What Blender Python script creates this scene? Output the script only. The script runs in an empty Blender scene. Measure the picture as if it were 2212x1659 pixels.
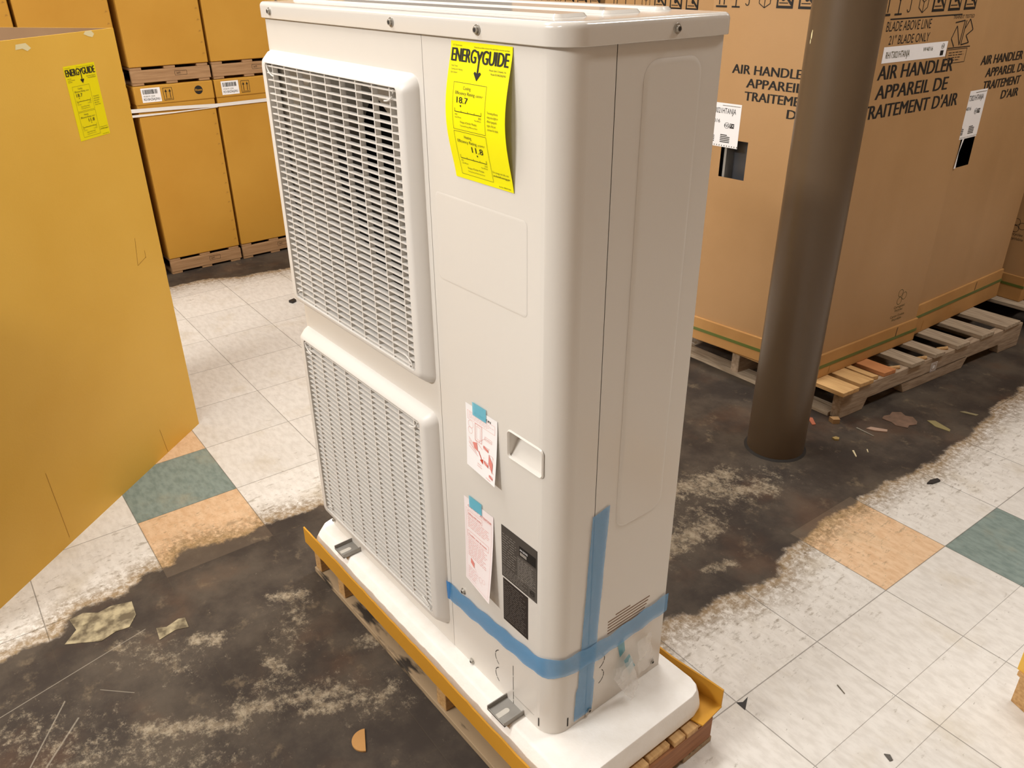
import bpy, bmesh, math, random
from mathutils import Vector, Matrix, noise
from math import sin, cos, pi, radians, sqrt, hypot
random.seed(7)
S = bpy.context.scene
COL = S.collection

# ---------------------------------------------------------------- camera
CAM = (0.7958, -0.7214, 1.4989)
RX = Vector((0.62605357, 0.77973985, -0.0079171)); RY = Vector((-0.35682846, 0.29549585, 0.88620294)); RZ = Vector((0.69334722, -0.55198547, 0.46322961))
cd = bpy.data.cameras.new('camera'); co = bpy.data.objects.new('camera', cd); COL.objects.link(co)
cd.sensor_fit = 'HORIZONTAL'; cd.sensor_width = 36; cd.lens = 1746.877 / 2212 * 36; cd.clip_start = 0.02
M = Matrix.Identity(4)
for i in range(3):
    M[i][0] = RX[i]; M[i][1] = RY[i]; M[i][2] = RZ[i]; M[i][3] = CAM[i]
co.matrix_world = M
S.camera = co

# ---------------------------------------------------------------- world, light, exposure
S.view_settings.view_transform = 'Standard'; S.view_settings.look = 'None'; S.view_settings.gamma = 1
S.view_settings.use_curve_mapping = False
S.view_settings.exposure = 0.16
w = bpy.data.worlds.new('world'); S.world = w; w.use_nodes = True
w.node_tree.nodes['Background'].inputs[0].default_value = (1.0, 0.93, 0.84, 1)
w.node_tree.nodes['Background'].inputs[1].default_value = 0.05

def area(name, loc, target, sx, sy, power, col=(1.0, 0.975, 0.94)):
    l = bpy.data.lights.new(name, 'AREA'); l.shape = 'RECTANGLE'; l.size = sx; l.size_y = sy; l.energy = power; l.color = col
    o = bpy.data.objects.new(name, l); COL.objects.link(o); o.location = loc
    d = Vector(target) - Vector(loc)
    o.rotation_euler = d.to_track_quat('-Z', 'Y').to_euler()
    return o
CEIL = 3.3
# rows of fluorescent troffers in the ceiling
for i, (x, y, p) in enumerate(((-1.3, -0.7, 40), (-1.3, 1.1, 38), (-1.3, 3.2, 14), (0.7, -2.3, 16), (0.6, 1.9, 32), (0.6, 3.7, 15), (-4.2, -1.5, 24), (-3.0, 1.4, 5))):
    area('fluorescent_light', (x, y, CEIL - 0.04), (x, y, 0), 0.28, 1.2, p)
area('fluorescent_light', (-1.1, -3.3, CEIL - 0.1), (-0.9, -0.3, 0.2), 1.2, 0.26, 112)

# ---------------------------------------------------------------- materials
def lin(c):
    if isinstance(c, str):
        c = tuple(int(c[i:i+2], 16) / 255 for i in (0, 2, 4))
    return tuple((v / 12.92 if v <= .04045 else ((v + .055) / 1.055) ** 2.4) for v in c) + (1,)
def mat(name, col, rough=0.5, metal=0.0, col2=None, nscale=8, stretch=(1, 1, 1), bump=0.0, bscale=60, spec=0.5, coat=0.0, detail=5, lo=.3, hi=.7):
    m = bpy.data.materials.new(name); m.use_nodes = True
    N = m.node_tree.nodes; L = m.node_tree.links; b = N['Principled BSDF']
    b.inputs['Base Color'].default_value = lin(col); b.inputs['Roughness'].default_value = rough; b.inputs['Metallic'].default_value = metal
    b.inputs['Specular IOR Level'].default_value = spec; b.inputs['Coat Weight'].default_value = coat; b.inputs['Coat Roughness'].default_value = .16
    tc = N.new('ShaderNodeTexCoord'); mp = N.new('ShaderNodeMapping'); mp.inputs['Scale'].default_value = stretch
    L.new(tc.outputs['Object'], mp.inputs[0])
    if col2 is not None:
        n = N.new('ShaderNodeTexNoise'); n.inputs['Scale'].default_value = nscale; n.inputs['Detail'].default_value = detail
        L.new(mp.outputs[0], n.inputs[0])
        r = N.new('ShaderNodeValToRGB'); r.color_ramp.elements[0].position = lo; r.color_ramp.elements[1].position = hi
        r.color_ramp.elements[0].color = lin(col2); r.color_ramp.elements[1].color = lin(col)
        L.new(n.outputs[0], r.inputs[0]); L.new(r.outputs[0], b.inputs['Base Color'])
    if bump > 0:
        n2 = N.new('ShaderNodeTexNoise'); n2.inputs['Scale'].default_value = bscale; n2.inputs['Detail'].default_value = 4
        L.new(mp.outputs[0], n2.inputs[0])
        bp = N.new('ShaderNodeBump'); bp.inputs['Strength'].default_value = bump; bp.inputs['Distance'].default_value = 0.002
        L.new(n2.outputs[0], bp.inputs['Height']); L.new(bp.outputs[0], b.inputs['Normal'])
    return m
def film(name, col, alpha, rough=.15, bump=.5, bscale=40):
    m = mat(name, col, rough, bump=bump, bscale=bscale, spec=.8)
    m.node_tree.nodes['Principled BSDF'].inputs['Alpha'].default_value = alpha
    return m
PAINT = mat('painted_steel', 'DBD6CE', .33, bump=.04, bscale=500, spec=.5, coat=.25)
PLASTIC = mat('grille_plastic', 'DCD8D2', .4, spec=.5)
SHROUD = mat('shroud_plastic', 'C9C2B6', .5)
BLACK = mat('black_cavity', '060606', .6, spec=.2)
FANM = mat('fan_blade_plastic', '0E0E0E', .45)
STEEL = mat('steel_screw', 'B8B4AC', .3, .6)
PAINTG = mat('lid_gloss_paint', 'DBD6CE', .14, spec=.6, coat=.6)
STEELD = mat('galvanised_bracket', 'A09D97', .42, .25, '8C8984', 20)
SLOTM = mat('slot_floor', 'C9C4BA', .6)
DARKGAP = mat('gap_shadow_dark', '2A2622', .8)
FOAM = mat('white_foam', 'F4F1EC', .75, col2='EDE9E2', nscale=30, bump=.25, bscale=220)
OCHRE = mat('ochre_cardboard', 'E6B850', .5, col2='DFAF45', nscale=3, bump=.10, bscale=180, spec=.35)
OCHRED = mat('ochre_carton', 'C4923A', .65, col2='BC8932', nscale=3, bump=.10, bscale=180, spec=.25)
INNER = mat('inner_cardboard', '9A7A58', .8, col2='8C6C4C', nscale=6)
KRAFT = mat('kraft_cardboard', 'B79064', .45, col2='AB8559', nscale=2.2, bump=.12, bscale=140, spec=.4)
def buckle(m, st=(5, 5, .5), dist=.02, strength=.5):
    N = m.node_tree.nodes; L = m.node_tree.links; tc = N.new('ShaderNodeTexCoord'); mp = N.new('ShaderNodeMapping'); mp.inputs['Scale'].default_value = st; mp.inputs['Rotation'].default_value = (.15, .1, 0)
    L.new(tc.outputs['Object'], mp.inputs[0]); n = N.new('ShaderNodeTexNoise'); n.inputs['Scale'].default_value = 1.2; n.inputs['Detail'].default_value = 1.5; L.new(mp.outputs[0], n.inputs[0])
    bp = N.new('ShaderNodeBump'); bp.inputs['Strength'].default_value = strength; bp.inputs['Distance'].default_value = dist; L.new(n.outputs[0], bp.inputs['Height'])
    b = N['Principled BSDF']; old = b.inputs['Normal'].links[0].from_node; L.new(bp.outputs[0], old.inputs['Normal'])
buckle(KRAFT)
KRAFTC = mat('kraft_cap', 'BE9058', .7, col2='AC7E48', nscale=5, bump=.2, bscale=90, spec=.3)
OCHREO = mat('orange_ochre_cardboard', 'CB9430', .6, col2='C28A28', nscale=3, bump=.10, bscale=180, spec=.3)
PINE = mat('pine_wood', 'D9B27A', .65, col2='B98C56', nscale=6, stretch=(1.5, 22, 22), bump=.3, bscale=10)
PINEY = mat('pine_wood_fresh', 'CFA873', .65, col2='AF8450', nscale=6, stretch=(22, 1.5, 22), bump=.3, bscale=10)
SOOTW = mat('sooty_pine', 'A68F70', .75, col2='3A322A', nscale=9, stretch=(1.2, 5, 3), lo=.36, hi=.47, bump=.2, bscale=10)
REDW = mat('red_brown_wood', 'A9744A', .65, col2='8C5A36', nscale=6, stretch=(22, 1.5, 22), bump=.3, bscale=10)
ORANGEW = mat('orange_wood', 'C98A58', .6, col2='B37345', nscale=6, stretch=(1.5, 22, 22), bump=.3, bscale=10)
GREYW = mat('weathered_wood', 'C0AE96', .75, col2='8F7E69', nscale=6, stretch=(2, 25, 25), bump=.5, bscale=10)
GREYWY = mat('weathered_stringer_wood', 'B9A48C', .75, col2='927D67', nscale=5, stretch=(20, 1.6, 20), bump=.5, bscale=10)
TANW = mat('carton_pallet_wood', 'B08A62', .7, col2='96714B', nscale=5, stretch=(20, 1.6, 20), bump=.3, bscale=10)
POLE = mat('brown_gloss_paint', '60503E', .34, col2='584633', nscale=2, bump=.12, bscale=20, spec=.5)
YELLOW = mat('yellow_label', 'F7F000', .5, spec=.35)
YELLOWD = mat('yellow_label_matte', 'F0E000', .55, spec=.3)
INK = mat('black_ink', '14110E', .6)
INKG = mat('olive_ink', '4A4620', .6)
INKR = mat('red_ink', 'DD8A80', .6)
INKP = mat('pink_ink', 'E4B6B2', .6)
PAPER = mat('white_paper', 'F2F0F0', .6)
PAPERP = mat('pinkish_paper', 'F0E6E6', .6)
BLUE = film('blue_film_tape', '3C97D2', .62, .2, .7, 28)
BLUEP = film('pale_blue_film_tape', '5FC0DA', .78, .3)
TEAL = film('teal_film_tape', '57A3B4', .8, .3)
BAG = film('clear_plastic', 'F2F0EC', .36, .06, 1.0, 60)
PLATE = mat('dark_nameplate', '55504B', .35, .3)
PLATED = mat('darker_nameplate', '37312E', .35, .3)
PLATET = mat('nameplate_print', '8E8880', .5)
WSTRAP = mat('white_strap', 'E6E2DC', .35)
GSTRAP = mat('green_strap', '5F6A30', .4)
GREYMET = mat('grey_cabinet_metal', '5B5C60', .4, .5)
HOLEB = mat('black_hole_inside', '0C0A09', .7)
WALLM = mat('wall_paint', '8A7258', .8, col2='82694F', nscale=2)
WALLD = mat('tan_wall_paint', '97754F', .8, col2='8A6945', nscale=2)
CEILM = mat('ceiling_tile', 'CFC6B8', .9, col2='C8BFB0', nscale=20)

# ---------------------------------------------------------------- mesh helpers
class MB:
    def __init__(s): s.v = []; s.f = []; s.m = []; s.mats = []
    def mi(s, m):
        if m not in s.mats: s.mats.append(m)
        return s.mats.index(m)
    def poly(s, pts, m): 
        b = len(s.v); s.v += [tuple(p) for p in pts]; s.f.append(tuple(range(b, b + len(pts)))); s.m.append(s.mi(m)); return s
    def mesh(s, vs, fs, m):
        b = len(s.v); s.v += [tuple(p) for p in vs]; k = s.mi(m)
        for f in fs: s.f.append(tuple(b + i for i in f)); s.m.append(k)
        return s
    def prism(s, pts, z0, z1, m, f=None):
        n = len(pts); f = f or (lambda x, y, z: (x, y, z))
        vs = [f(x, y, z0) for x, y in pts] + [f(x, y, z1) for x, y in pts]
        fs = [tuple(range(n))[::-1], tuple(range(n, 2 * n))] + [(i, (i + 1) % n, n + (i + 1) % n, n + i) for i in range(n)]
        return s.mesh(vs, fs, m)
    def box(s, x0, x1, y0, y1, z0, z1, m): return s.prism([(x0, y0), (x1, y0), (x1, y1), (x0, y1)], z0, z1, m)
    def cyl(s, p, q, r, m, n=16, r2=None):
        p = Vector(p); q = Vector(q); d = (q - p).normalized(); a = d.orthogonal().normalized(); b = d.cross(a); r2 = r if r2 is None else r2
        vs = [p + (a * cos(2 * pi * i / n) + b * sin(2 * pi * i / n)) * r for i in range(n)] + [q + (a * cos(2 * pi * i / n) + b * sin(2 * pi * i / n)) * r2 for i in range(n)]
        fs = [tuple(range(n))[::-1], tuple(range(n, 2 * n))] + [(i, (i + 1) % n, n + (i + 1) % n, n + i) for i in range(n)]
        return s.mesh(vs, fs, m)
    def tube(s, pts, r, m, n=8):
        pts = [Vector(p) for p in pts]; vs = []; fs = []
        for k, p in enumerate(pts):
            d = (pts[min(k + 1, len(pts) - 1)] - pts[max(k - 1, 0)]).normalized()
            up = Vector((0, 0, 1)) if abs(d.z) < .9 else Vector((1, 0, 0))
            a = d.cross(up).normalized(); b = d.cross(a)
            vs += [p + (a * cos(2 * pi * i / n) + b * sin(2 * pi * i / n)) * r for i in range(n)]
        for k in range(len(pts) - 1):
            for i in range(n): fs.append((k * n + i, k * n + (i + 1) % n, (k + 1) * n + (i + 1) % n, (k + 1) * n + i))
        fs += [tuple(range(n))[::-1], tuple(range((len(pts) - 1) * n, len(pts) * n))]
        return s.mesh(vs, fs, m)
    def build(s, name, parent=None, loc=(0, 0, 0), bevel=0, seg=2, smooth=30, solid=0, weld=False, wn=True):
        me = bpy.data.meshes.new(name); L = Vector(loc)
        me.from_pydata([tuple(Vector(v) - L) for v in s.v], [], s.f)
        for m in s.mats: me.materials.append(m)
        me.polygons.foreach_set('material_index', s.m)
        if weld:
            bm = bmesh.new(); bm.from_mesh(me); bmesh.ops.remove_doubles(bm, verts=bm.verts, dist=1e-5); bmesh.ops.recalc_face_normals(bm, faces=bm.faces); bm.to_mesh(me); bm.free()
        if smooth:
            me.polygons.foreach_set('use_smooth', [True] * len(me.polygons)); me.set_sharp_from_angle(angle=radians(smooth))
        me.update()
        o = bpy.data.objects.new(name, me); COL.objects.link(o)
        if solid:
            md = o.modifiers.new('solid', 'SOLIDIFY'); md.thickness = solid; md.offset = -1
        if bevel:
            md = o.modifiers.new('bevel', 'BEVEL'); md.width = bevel; md.segments = seg; md.limit_method = 'ANGLE'; md.angle_limit = radians(40); md.harden_normals = False
        if smooth and wn:
            md = o.modifiers.new('normals', 'WEIGHTED_NORMAL'); md.keep_sharp = True
        if parent is not None:
            pw = Vector(parent.location); q = parent.parent
            while q is not None: pw = pw + Vector(q.location); q = q.parent
            o.parent = parent; o.location = L - pw
        else: o.location = L
        return o
def tag(o, label=None, cat=None, group=None, kind=None):
    if label: o['label'] = label
    if cat: o['category'] = cat
    if group: o['group'] = group
    if kind: o['kind'] = kind
    return o
def empty(name, loc, label, cat, group=None):
    o = bpy.data.objects.new(name, None); COL.objects.link(o); o.location = loc; o.empty_display_size = .1
    return tag(o, label, cat, group)
# note: parents are never rotated, so children keep world axes

# sheet in (s,t) with rectangular holes, mapped to 3D
def sheet(mb, scuts, tcuts, holes, fmap, m, flip=False):
    ss = sorted(set([round(a, 5) for a in scuts] + [round(v, 5) for h in holes for v in h[:2]]))
    ts = sorted(set([round(a, 5) for a in tcuts] + [round(v, 5) for h in holes for v in h[2:]]))
    vs = [fmap(a, b) for b in ts for a in ss]; n = len(ss); fs = []
    for j in range(len(ts) - 1):
        for i in range(n - 1):
            cx = (ss[i] + ss[i + 1]) / 2; cy = (ts[j] + ts[j + 1]) / 2
            if any(h[0] < cx < h[1] and h[2] < cy < h[3] for h in holes): continue
            q = (j * n + i, j * n + i + 1, (j + 1) * n + i + 1, (j + 1) * n + i)
            fs.append(q[::-1] if flip else q)
    used = sorted(set(i for f in fs for i in f)); r = {k: i for i, k in enumerate(used)}
    mb.mesh([vs[k] for k in used], [tuple(r[i] for i in f) for f in fs], m)

# text -> 2D triangles (built-in font)
_tc = {}
def text2d(s, bold=0.0):
    k = (s, bold)
    if k in _tc: return _tc[k]
    cu = bpy.data.curves.new('t', 'FONT'); cu.body = s; cu.size = 1; cu.resolution_u = 3; cu.offset = bold; cu.fill_mode = 'FRONT'
    o = bpy.data.objects.new('t', cu); COL.objects.link(o)
    dg = bpy.context.evaluated_depsgraph_get(); me = o.evaluated_get(dg).to_mesh()
    vs = [(v.co.x, v.co.y) for v in me.vertices]; fs = [tuple(p.vertices) for p in me.polygons]
    o.evaluated_get(dg).to_mesh_clear(); bpy.data.objects.remove(o); bpy.data.curves.remove(cu)
    _tc[k] = (vs, fs); return _tc[k]
class Deco:
    """flat artwork in 2D metres, mapped on a surface in thin layers"""
    def __init__(s, mb, fmap, eps=.0004): s.mb = mb; s.f = fmap; s.e = eps
    def poly(s, pts, m, layer=1): s.mb.poly([s.f(x, y, s.e * layer) for x, y in pts], m)
    def rect(s, x0, y0, x1, y1, m, layer=1, nx=1, ny=1):
        for i in range(nx):
            for j in range(ny):
                a, b = x0 + (x1 - x0) * i / nx, x0 + (x1 - x0) * (i + 1) / nx; c, d = y0 + (y1 - y0) * j / ny, y0 + (y1 - y0) * (j + 1) / ny
                s.poly([(a, c), (b, c), (b, d), (a, d)], m, layer)
    def line(s, a, b, w, m, layer=2, n=1):
        dx, dy = b[0] - a[0], b[1] - a[1]; l = hypot(dx, dy) or 1; nx, ny = -dy / l * w / 2, dx / l * w / 2
        for i in range(n):
            p = (a[0] + dx * i / n, a[1] + dy * i / n); q = (a[0] + dx * (i + 1) / n, a[1] + dy * (i + 1) / n)
            s.poly([(p[0] - nx, p[1] - ny), (q[0] - nx, q[1] - ny), (q[0] + nx, q[1] + ny), (p[0] + nx, p[1] + ny)], m, layer)
    def frame(s, x0, y0, x1, y1, w, m, layer=2, n=1):
        for a, b in (((x0, y0), (x1, y0)), ((x1, y0), (x1, y1)), ((x1, y1), (x0, y1)), ((x0, y1), (x0, y0))): s.line(a, b, w, m, layer, n)
    def ring(s, cx, cy, r, w, m, layer=2, n=24, a0=0, a1=2 * pi):
        p = [(cx + r * cos(a0 + (a1 - a0) * i / n), cy + r * sin(a0 + (a1 - a0) * i / n)) for i in range(n + 1)]
        for i in range(n): s.line(p[i], p[i + 1], w, m, layer)
    def disc(s, cx, cy, r, m, layer=2, n=24): s.poly([(cx + r * cos(2 * pi * i / n), cy + r * sin(2 * pi * i / n)) for i in range(n)], m, layer)
    def text(s, t, x, y, cap, m, width=None, bold=0.0, align='l', layer=2, xs=1.0, slant=0):
        """cap = capital height, width = wanted total width, (x,y) = baseline start"""
        vs, fs = text2d(t, 0)
        if not vs: return
        x0 = min(v[0] for v in vs); x1 = max(v[0] for v in vs); k = cap / .67; kx = k * xs
        if width: kx = width / (x1 - x0)
        W = (x1 - x0) * kx; ox = x - (0 if align == 'l' else W / 2 if align == 'c' else W)
        for q, sh in enumerate([0] if not bold else [-bold * k, 0, bold * k] if bold < .03 else [-bold * k, -bold * k / 3, bold * k / 3, bold * k]):
            s.mb.mesh([s.f(ox + (v[0] - x0) * kx + slant * v[1] * k + sh, y + v[1] * k, s.e * (layer + .02 * q)) for v in vs], fs, m)

# ================================================================ ROOM
T = 0.3048; TA = -0.0365
def tile_to_world(u, v):
    # tile frame origin (0,0) at unit frame:
    x = u * T; y = v * T; ox, oy = 0.0969, 0.4798
    return (ox + x * cos(TA) - y * sin(TA), oy + x * sin(TA) + y * cos(TA))
import numpy as np
def segd(P, a, b):
    a = np.array(a); b = np.array(b); ab = b - a; t = np.clip(((P - a) @ ab) / (ab @ ab + 1e-12), 0, 1)
    return np.linalg.norm(P - (a + t[:, None] * ab), axis=1)
def polysd(P, poly):
    d = np.full(len(P), 1e9); ins = np.zeros(len(P), bool); n = len(poly)
    for i in range(n):
        a, b = poly[i], poly[(i + 1) % n]; d = np.minimum(d, segd(P, a, b))
        c = ((a[1] > P[:, 1]) != (b[1] > P[:, 1]))
        with np.errstate(divide='ignore', invalid='ignore'):
            xi = (b[0] - a[0]) * (P[:, 1] - a[1]) / (b[1] - a[1] + 1e-15) + a[0]
        ins ^= c & (P[:, 0] < xi)
    return np.where(ins, d, -d)
STAIN = [(-1.05, -3.6), (-1.10, -1.2), (-1.113, -0.805), (-1.111, -0.744), (-1.111, -0.67), (-1.153, -0.645), (-1.178, -0.622), (-1.158, -0.5), (-1.212, -0.436), (-1.207, -0.393), (-1.243, -0.317), (-1.227, -0.248), (-1.202, -0.132), (-1.213, -0.039), (-1.201, 0.031), (-1.184, 0.101),
  (-1.22, .5), (-1.2, 1.2), (-1.25, 2.4), (-1.3, 4.5), (-.12, 4.5), (-0.137, 2.583), (-0.142, 2.344), (-0.113, 2.165), (-0.106, 1.975), (-0.106, 1.747), (-0.126, 1.637), (-0.146, 1.53), (-0.146, 1.393), (-0.158, 1.284), (-0.147, 1.121), (-0.138, 1.017), (-0.127, 0.967), (-0.088, 0.923), (-0.106, 0.843), (-0.115, 0.775), (-0.135, 0.723), (-0.138, 0.651), (-0.171, 0.546), (-0.15, 0.49), (-.14, .35), (-.05, 0), (.03, -.4), (.0, -3.6)]
SHADOW_STRIP = [(-6, -3), (-3.42, -3), (-3.42, 0), (-3.439, 0.38), (-3.453, 0.526), (-3.375, 0.674), (-3.348, 0.82), (-3.312, 0.979), (-3.3, 2.0), (-6, 2)]  # shadow along the foot of the far cartons, painted into the floor colour
WEAR = [((-.50, -.30), (-.42, -.12), .04), ((-.68, -.60), (-.56, -.42), .06), ((-.60, -.42), (-.50, -.2), .05), ((-.61, -.09), (-.56, -.03), .05), ((-.35, -.5), (-.2, -.6), .10), ((-.88, -.42), (-.84, -.36), .05), ((-.9, -.2), (-.86, -.12), .035), ((-.80, -.95), (-.62, -.80), .09),
  ((-.70, -.30), (-.62, -.28), .04), ((-.38, .62), (-.36, .95), .11), ((-.46, 1.1), (-.36, 1.25), .09), ((-.6, .7), (-.5, 1.2), .12), ((-.24, .78), (-.21, .86), .04), ((-.34, .62), (-.3, .66), .03)]
PATCH = [[(-1.15, -0.64), (-1.154, -0.606), (-1.13, -.575), (-1.135, -0.542), (-1.118, -0.494), (-1.06, -.50), (-1.025, -0.527), (-1.03, -.56), (-1.019, -0.595), (-1.065, -0.67), (-1.10, -.635)], [(-0.977, -0.475), (-0.965, -0.453), (-.975, -.42), (-0.968, -0.405), (-0.929, -0.409), (-.94, -.44), (-0.931, -0.481)]]
SCR = [((-.90, -.92), (-.993, -.497), .0013), ((-.733, -.812), (-.876, -.712), .0016), ((-.712, -.785), (-.807, -.699), .002), ((-.86, -.64), (-.80, -.58), .001)]
def build_floor():
    us = [float(i) for i in range(-19, 1)] + [.68, 1.02] + [1.02 + i for i in range(1, 12)]
    vs = [float(i) for i in range(-16, 20)]
    col = {}
    for (i, j), c in {(-6, -3): 1, (-5, -3): 2, (-7, -3): 2, (-1, 2): 2, (0, 3): 1, (.68, 3): 1, (-3, 5): 2, (-10, 4): 1, (3.02, 7): 1, (2.02, 6): 2}.items(): col[(i, j)] = c
    V = []; F = []; UV = []; CI = []; RN = []
    rng = random.Random(3)
    for a in range(len(us) - 1):
        for b in range(len(vs) - 1):
            u0, u1, v0, v1 = us[a], us[a + 1], vs[b], vs[b + 1]
            near = -7.5 < u0 < 2.5 and -5 < v0 < 12
            n = 14 if near else (6 if (-14 < u0 < 4 and -8 < v0 < 14) else 1)
            base = len(V); c = col.get((u0, v0), 0); r = rng.random()
            if u0 == .68 and v0 == 3: r = 0.5
            for j in range(n + 1):
                for i in range(n + 1):
                    V.append(tile_to_world(u0 + (u1 - u0) * i / n, v0 + (v1 - v0) * j / n) + (0,)); RN.append(r)
            for j in range(n):
                for i in range(n):
                    k = base + j * (n + 1) + i; F.append((k, k + 1, k + n + 2, k + n + 1)); CI.append(c)
                    for (x, y) in ((i, j), (i + 1, j), (i + 1, j + 1), (i, j + 1)): UV += [x / n * (u1 - u0), y / n]
    me = bpy.data.meshes.new('floor'); me.from_pydata(V, [], F)
    uv = me.uv_layers.new(name='tile'); uv.data.foreach_set('uv', UV)
    P = np.array(V)[:, :2]
    d = np.maximum(polysd(P, STAIN), polysd(P, SHADOW_STRIP))  # one field for the real grime and the painted carton shadow
    at = me.attributes.new('stain', 'FLOAT', 'POINT'); at.data.foreach_set('value', np.clip(d, -.5, .5).astype(np.float32))
    wv = np.zeros(len(P))
    for a, b, r in WEAR: wv = np.maximum(wv, 1 - segd(P, a, b) / r)
    for a, b, r in (((-.82, -.80), (-.45, -.52), .26), ((-.62, -.36), (-.42, -.14), .16), ((-.95, -.55), (-.80, -.45), .14), ((-.85, -.15), (-.70, -.25), .14), ((-.45, .6), (-.4, 1.3), .2)): wv = np.maximum(wv, .62 * (1 - segd(P, a, b) / r))
    at = me.attributes.new('wear', 'FLOAT', 'POINT'); at.data.foreach_set('value', np.clip(wv, 0, 1).astype(np.float32))
    at = me.attributes.new('rnd', 'FLOAT', 'POINT'); at.data.foreach_set('value', np.array(RN, np.float32))
    for nm, c in (('tile_cream', 'E1DDD6'), ('tile_green', '86958F'), ('tile_peach', 'DCBD9A')): me.materials.append(floor_mat(nm, c))
    me.polygons.foreach_set('material_index', CI); me.update()
    o = bpy.data.objects.new('floor', me); COL.objects.link(o); tag(o, kind='structure')
    # torn leftovers of tile lying in the grime
    for k, pl in enumerate(PATCH):
        mb = MB(); mb.prism(pl, .0002, .0016, mat('torn_tile_%s' % 'ab'[k], 'A99C7C', .6, col2='5E533F', nscale=30, lo=.40, hi=.60, detail=8)); o2 = mb.build('tile_scrap', None, loc=(pl[0][0], pl[0][1], 0), smooth=0)
        tag(o2, ['large torn scrap of yellowish tile left in the grime, left foreground', 'small torn scrap of yellowish tile left in the grime, left foreground'][k], 'tile scrap')
def floor_mat(name, colr):
    m = bpy.data.materials.new(name); m.use_nodes = True; N = m.node_tree.nodes; L = m.node_tree.links; b = N['Principled BSDF']
    def node(t, **k):
        n = N.new(t)
        for a, v in k.items(): setattr(n, a, v)
        return n
    def val(n, i, v):
        if hasattr(v, 'links') or isinstance(v, bpy.types.NodeSocket): L.new(v, n.inputs[i])
        else: n.inputs[i].default_value = v
    def mth(op, a, b_=0.0, c=0.0, clamp=False):
        n = node('ShaderNodeMath', operation=op); n.use_clamp = clamp; val(n, 0, a); val(n, 1, b_)
        if op in ('MULTIPLY_ADD',): val(n, 2, c)
        return n.outputs[0]
    def noise_(scale, detail=6, rough=.55, st=(1, 1, 1), loc=(0, 0, 0), rot=0):
        mp = node('ShaderNodeMapping'); mp.inputs['Scale'].default_value = st; mp.inputs['Location'].default_value = loc; mp.inputs['Rotation'].default_value = (0, 0, rot)
        L.new(geo, mp.inputs[0]); n = node('ShaderNodeTexNoise'); n.inputs['Scale'].default_value = scale; n.inputs['Detail'].default_value = detail; n.inputs['Roughness'].default_value = rough
        L.new(mp.outputs[0], n.inputs[0]); return n.outputs[0]
    def ss(x, lo, hi):
        n = node('ShaderNodeMapRange', interpolation_type='SMOOTHSTEP'); val(n, 0, x); n.inputs[1].default_value = lo; n.inputs[2].default_value = hi; return n.outputs[0]
    def mix(f, a, b_):
        n = node('ShaderNodeMix', data_type='RGBA'); val(n, 0, f)
        for i, v in ((6, a), (7, b_)):
            if isinstance(v, str): n.inputs[i].default_value = lin(v)
            else: L.new(v, n.inputs[i])
        return n.outputs[2]
    def attr(nm):
        n = node('ShaderNodeAttribute'); n.attribute_name = nm; return n.outputs['Fac']
    geo = node('ShaderNodeTexCoord').outputs['Object']
    st, we, rn = attr('stain'), attr('wear'), attr('rnd')
    # marbled tile
    mar = noise_(26, 6, .6, (1, 2.2, 1), rot=.3)
    base = mix(ss(mar, .35, .7), colr, {'tile_cream': 'D3CEC6', 'tile_green': '70807A', 'tile_peach': 'CDA882'}[name])
    v = node('ShaderNodeHueSaturation'); L.new(base, v.inputs['Color']); val(v, 'Value', mth('MULTIPLY_ADD', rn, .10, .95)); base = v.outputs[0]
    # scuffs: elongated dark flecks, thicker near the grime
    near = ss(st, -.42, -.02)
    sc = noise_(30, 7, .7, (1.7, .6, 1), rot=.12)
    scn = noise_(3.2, 3)
    fl = mth('MULTIPLY', ss(mth('ADD', sc, mth('MULTIPLY', near, .07)), .60, .72), ss(mth('ADD', scn, mth('MULTIPLY', near, .25)), .44, .60))
    base = mix(mth('MULTIPLY', fl, .5), base, '7A6C55')
    fk = noise_(120, 3, .6, (1, .5, 1), loc=(3, 1, 0)); base = mix(mth('MULTIPLY', ss(fk, .69, .74), .55), base, '7D7668')
    yel = noise_(6, 5, .6, loc=(7, 2, 0)); base = mix(mth('MULTIPLY', ss(yel, .52, .75), .35), base, 'B8A98A')
    # joints
    uvn = node('ShaderNodeUVMap', uv_map='tile').outputs[0]; sp = node('ShaderNodeSeparateXYZ'); L.new(uvn, sp.inputs[0])
    wob = mth('MULTIPLY', noise_(30, 2), .0)
    def edge(o_): 
        f = mth('FRACT', o_); return mth('MINIMUM', f, mth('SUBTRACT', 1.0, f))
    ex = edge(mth('ADD', sp.outputs[0], 1e-4)); ey = edge(mth('ADD', sp.outputs[1], 1e-4))
    # ragged signed distance to the edge of the grime and of the painted shadow strip
    nz = noise_(9, 8, .7); nz2 = noise_(2.6, 3)
    sd = mth('ADD', st, mth('ADD', mth('MULTIPLY_ADD', nz, .11, -.055), 0.0))
    fringe = mth('MULTIPLY', ss(sd, -.13, .0), mth('MULTIPLY', ss(noise_(55, 7, .75), .38, .58), .85)); base = mix(fringe, base, '7C6646')
    base = mix(mth('MULTIPLY', ss(sd, -.05, .0), .45), base, '94794F')
    base = mix(mth('MULTIPLY', mth('MULTIPLY', ss(sd, -.30, .0), ss(noise_(70, 5, .7, (1, .6, 1), loc=(9, 0, 0)), .57, .66)), .7), base, '6A5A40')
    # grime colours, which also fill the painted shadow strip
    g = mix(ss(noise_(4.5, 8, .65), .38, .66), '3A332E', '544B41')
    g = mix(ss(noise_(11, 6, .7, loc=(4, 4, 0)), .56, .72), g, '6E614F')
    g = mix(mth('MULTIPLY', ss(noise_(3.1, 4, .6, loc=(1, 9, 0)), .5, .7), .28), g, '6B4A33')
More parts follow.
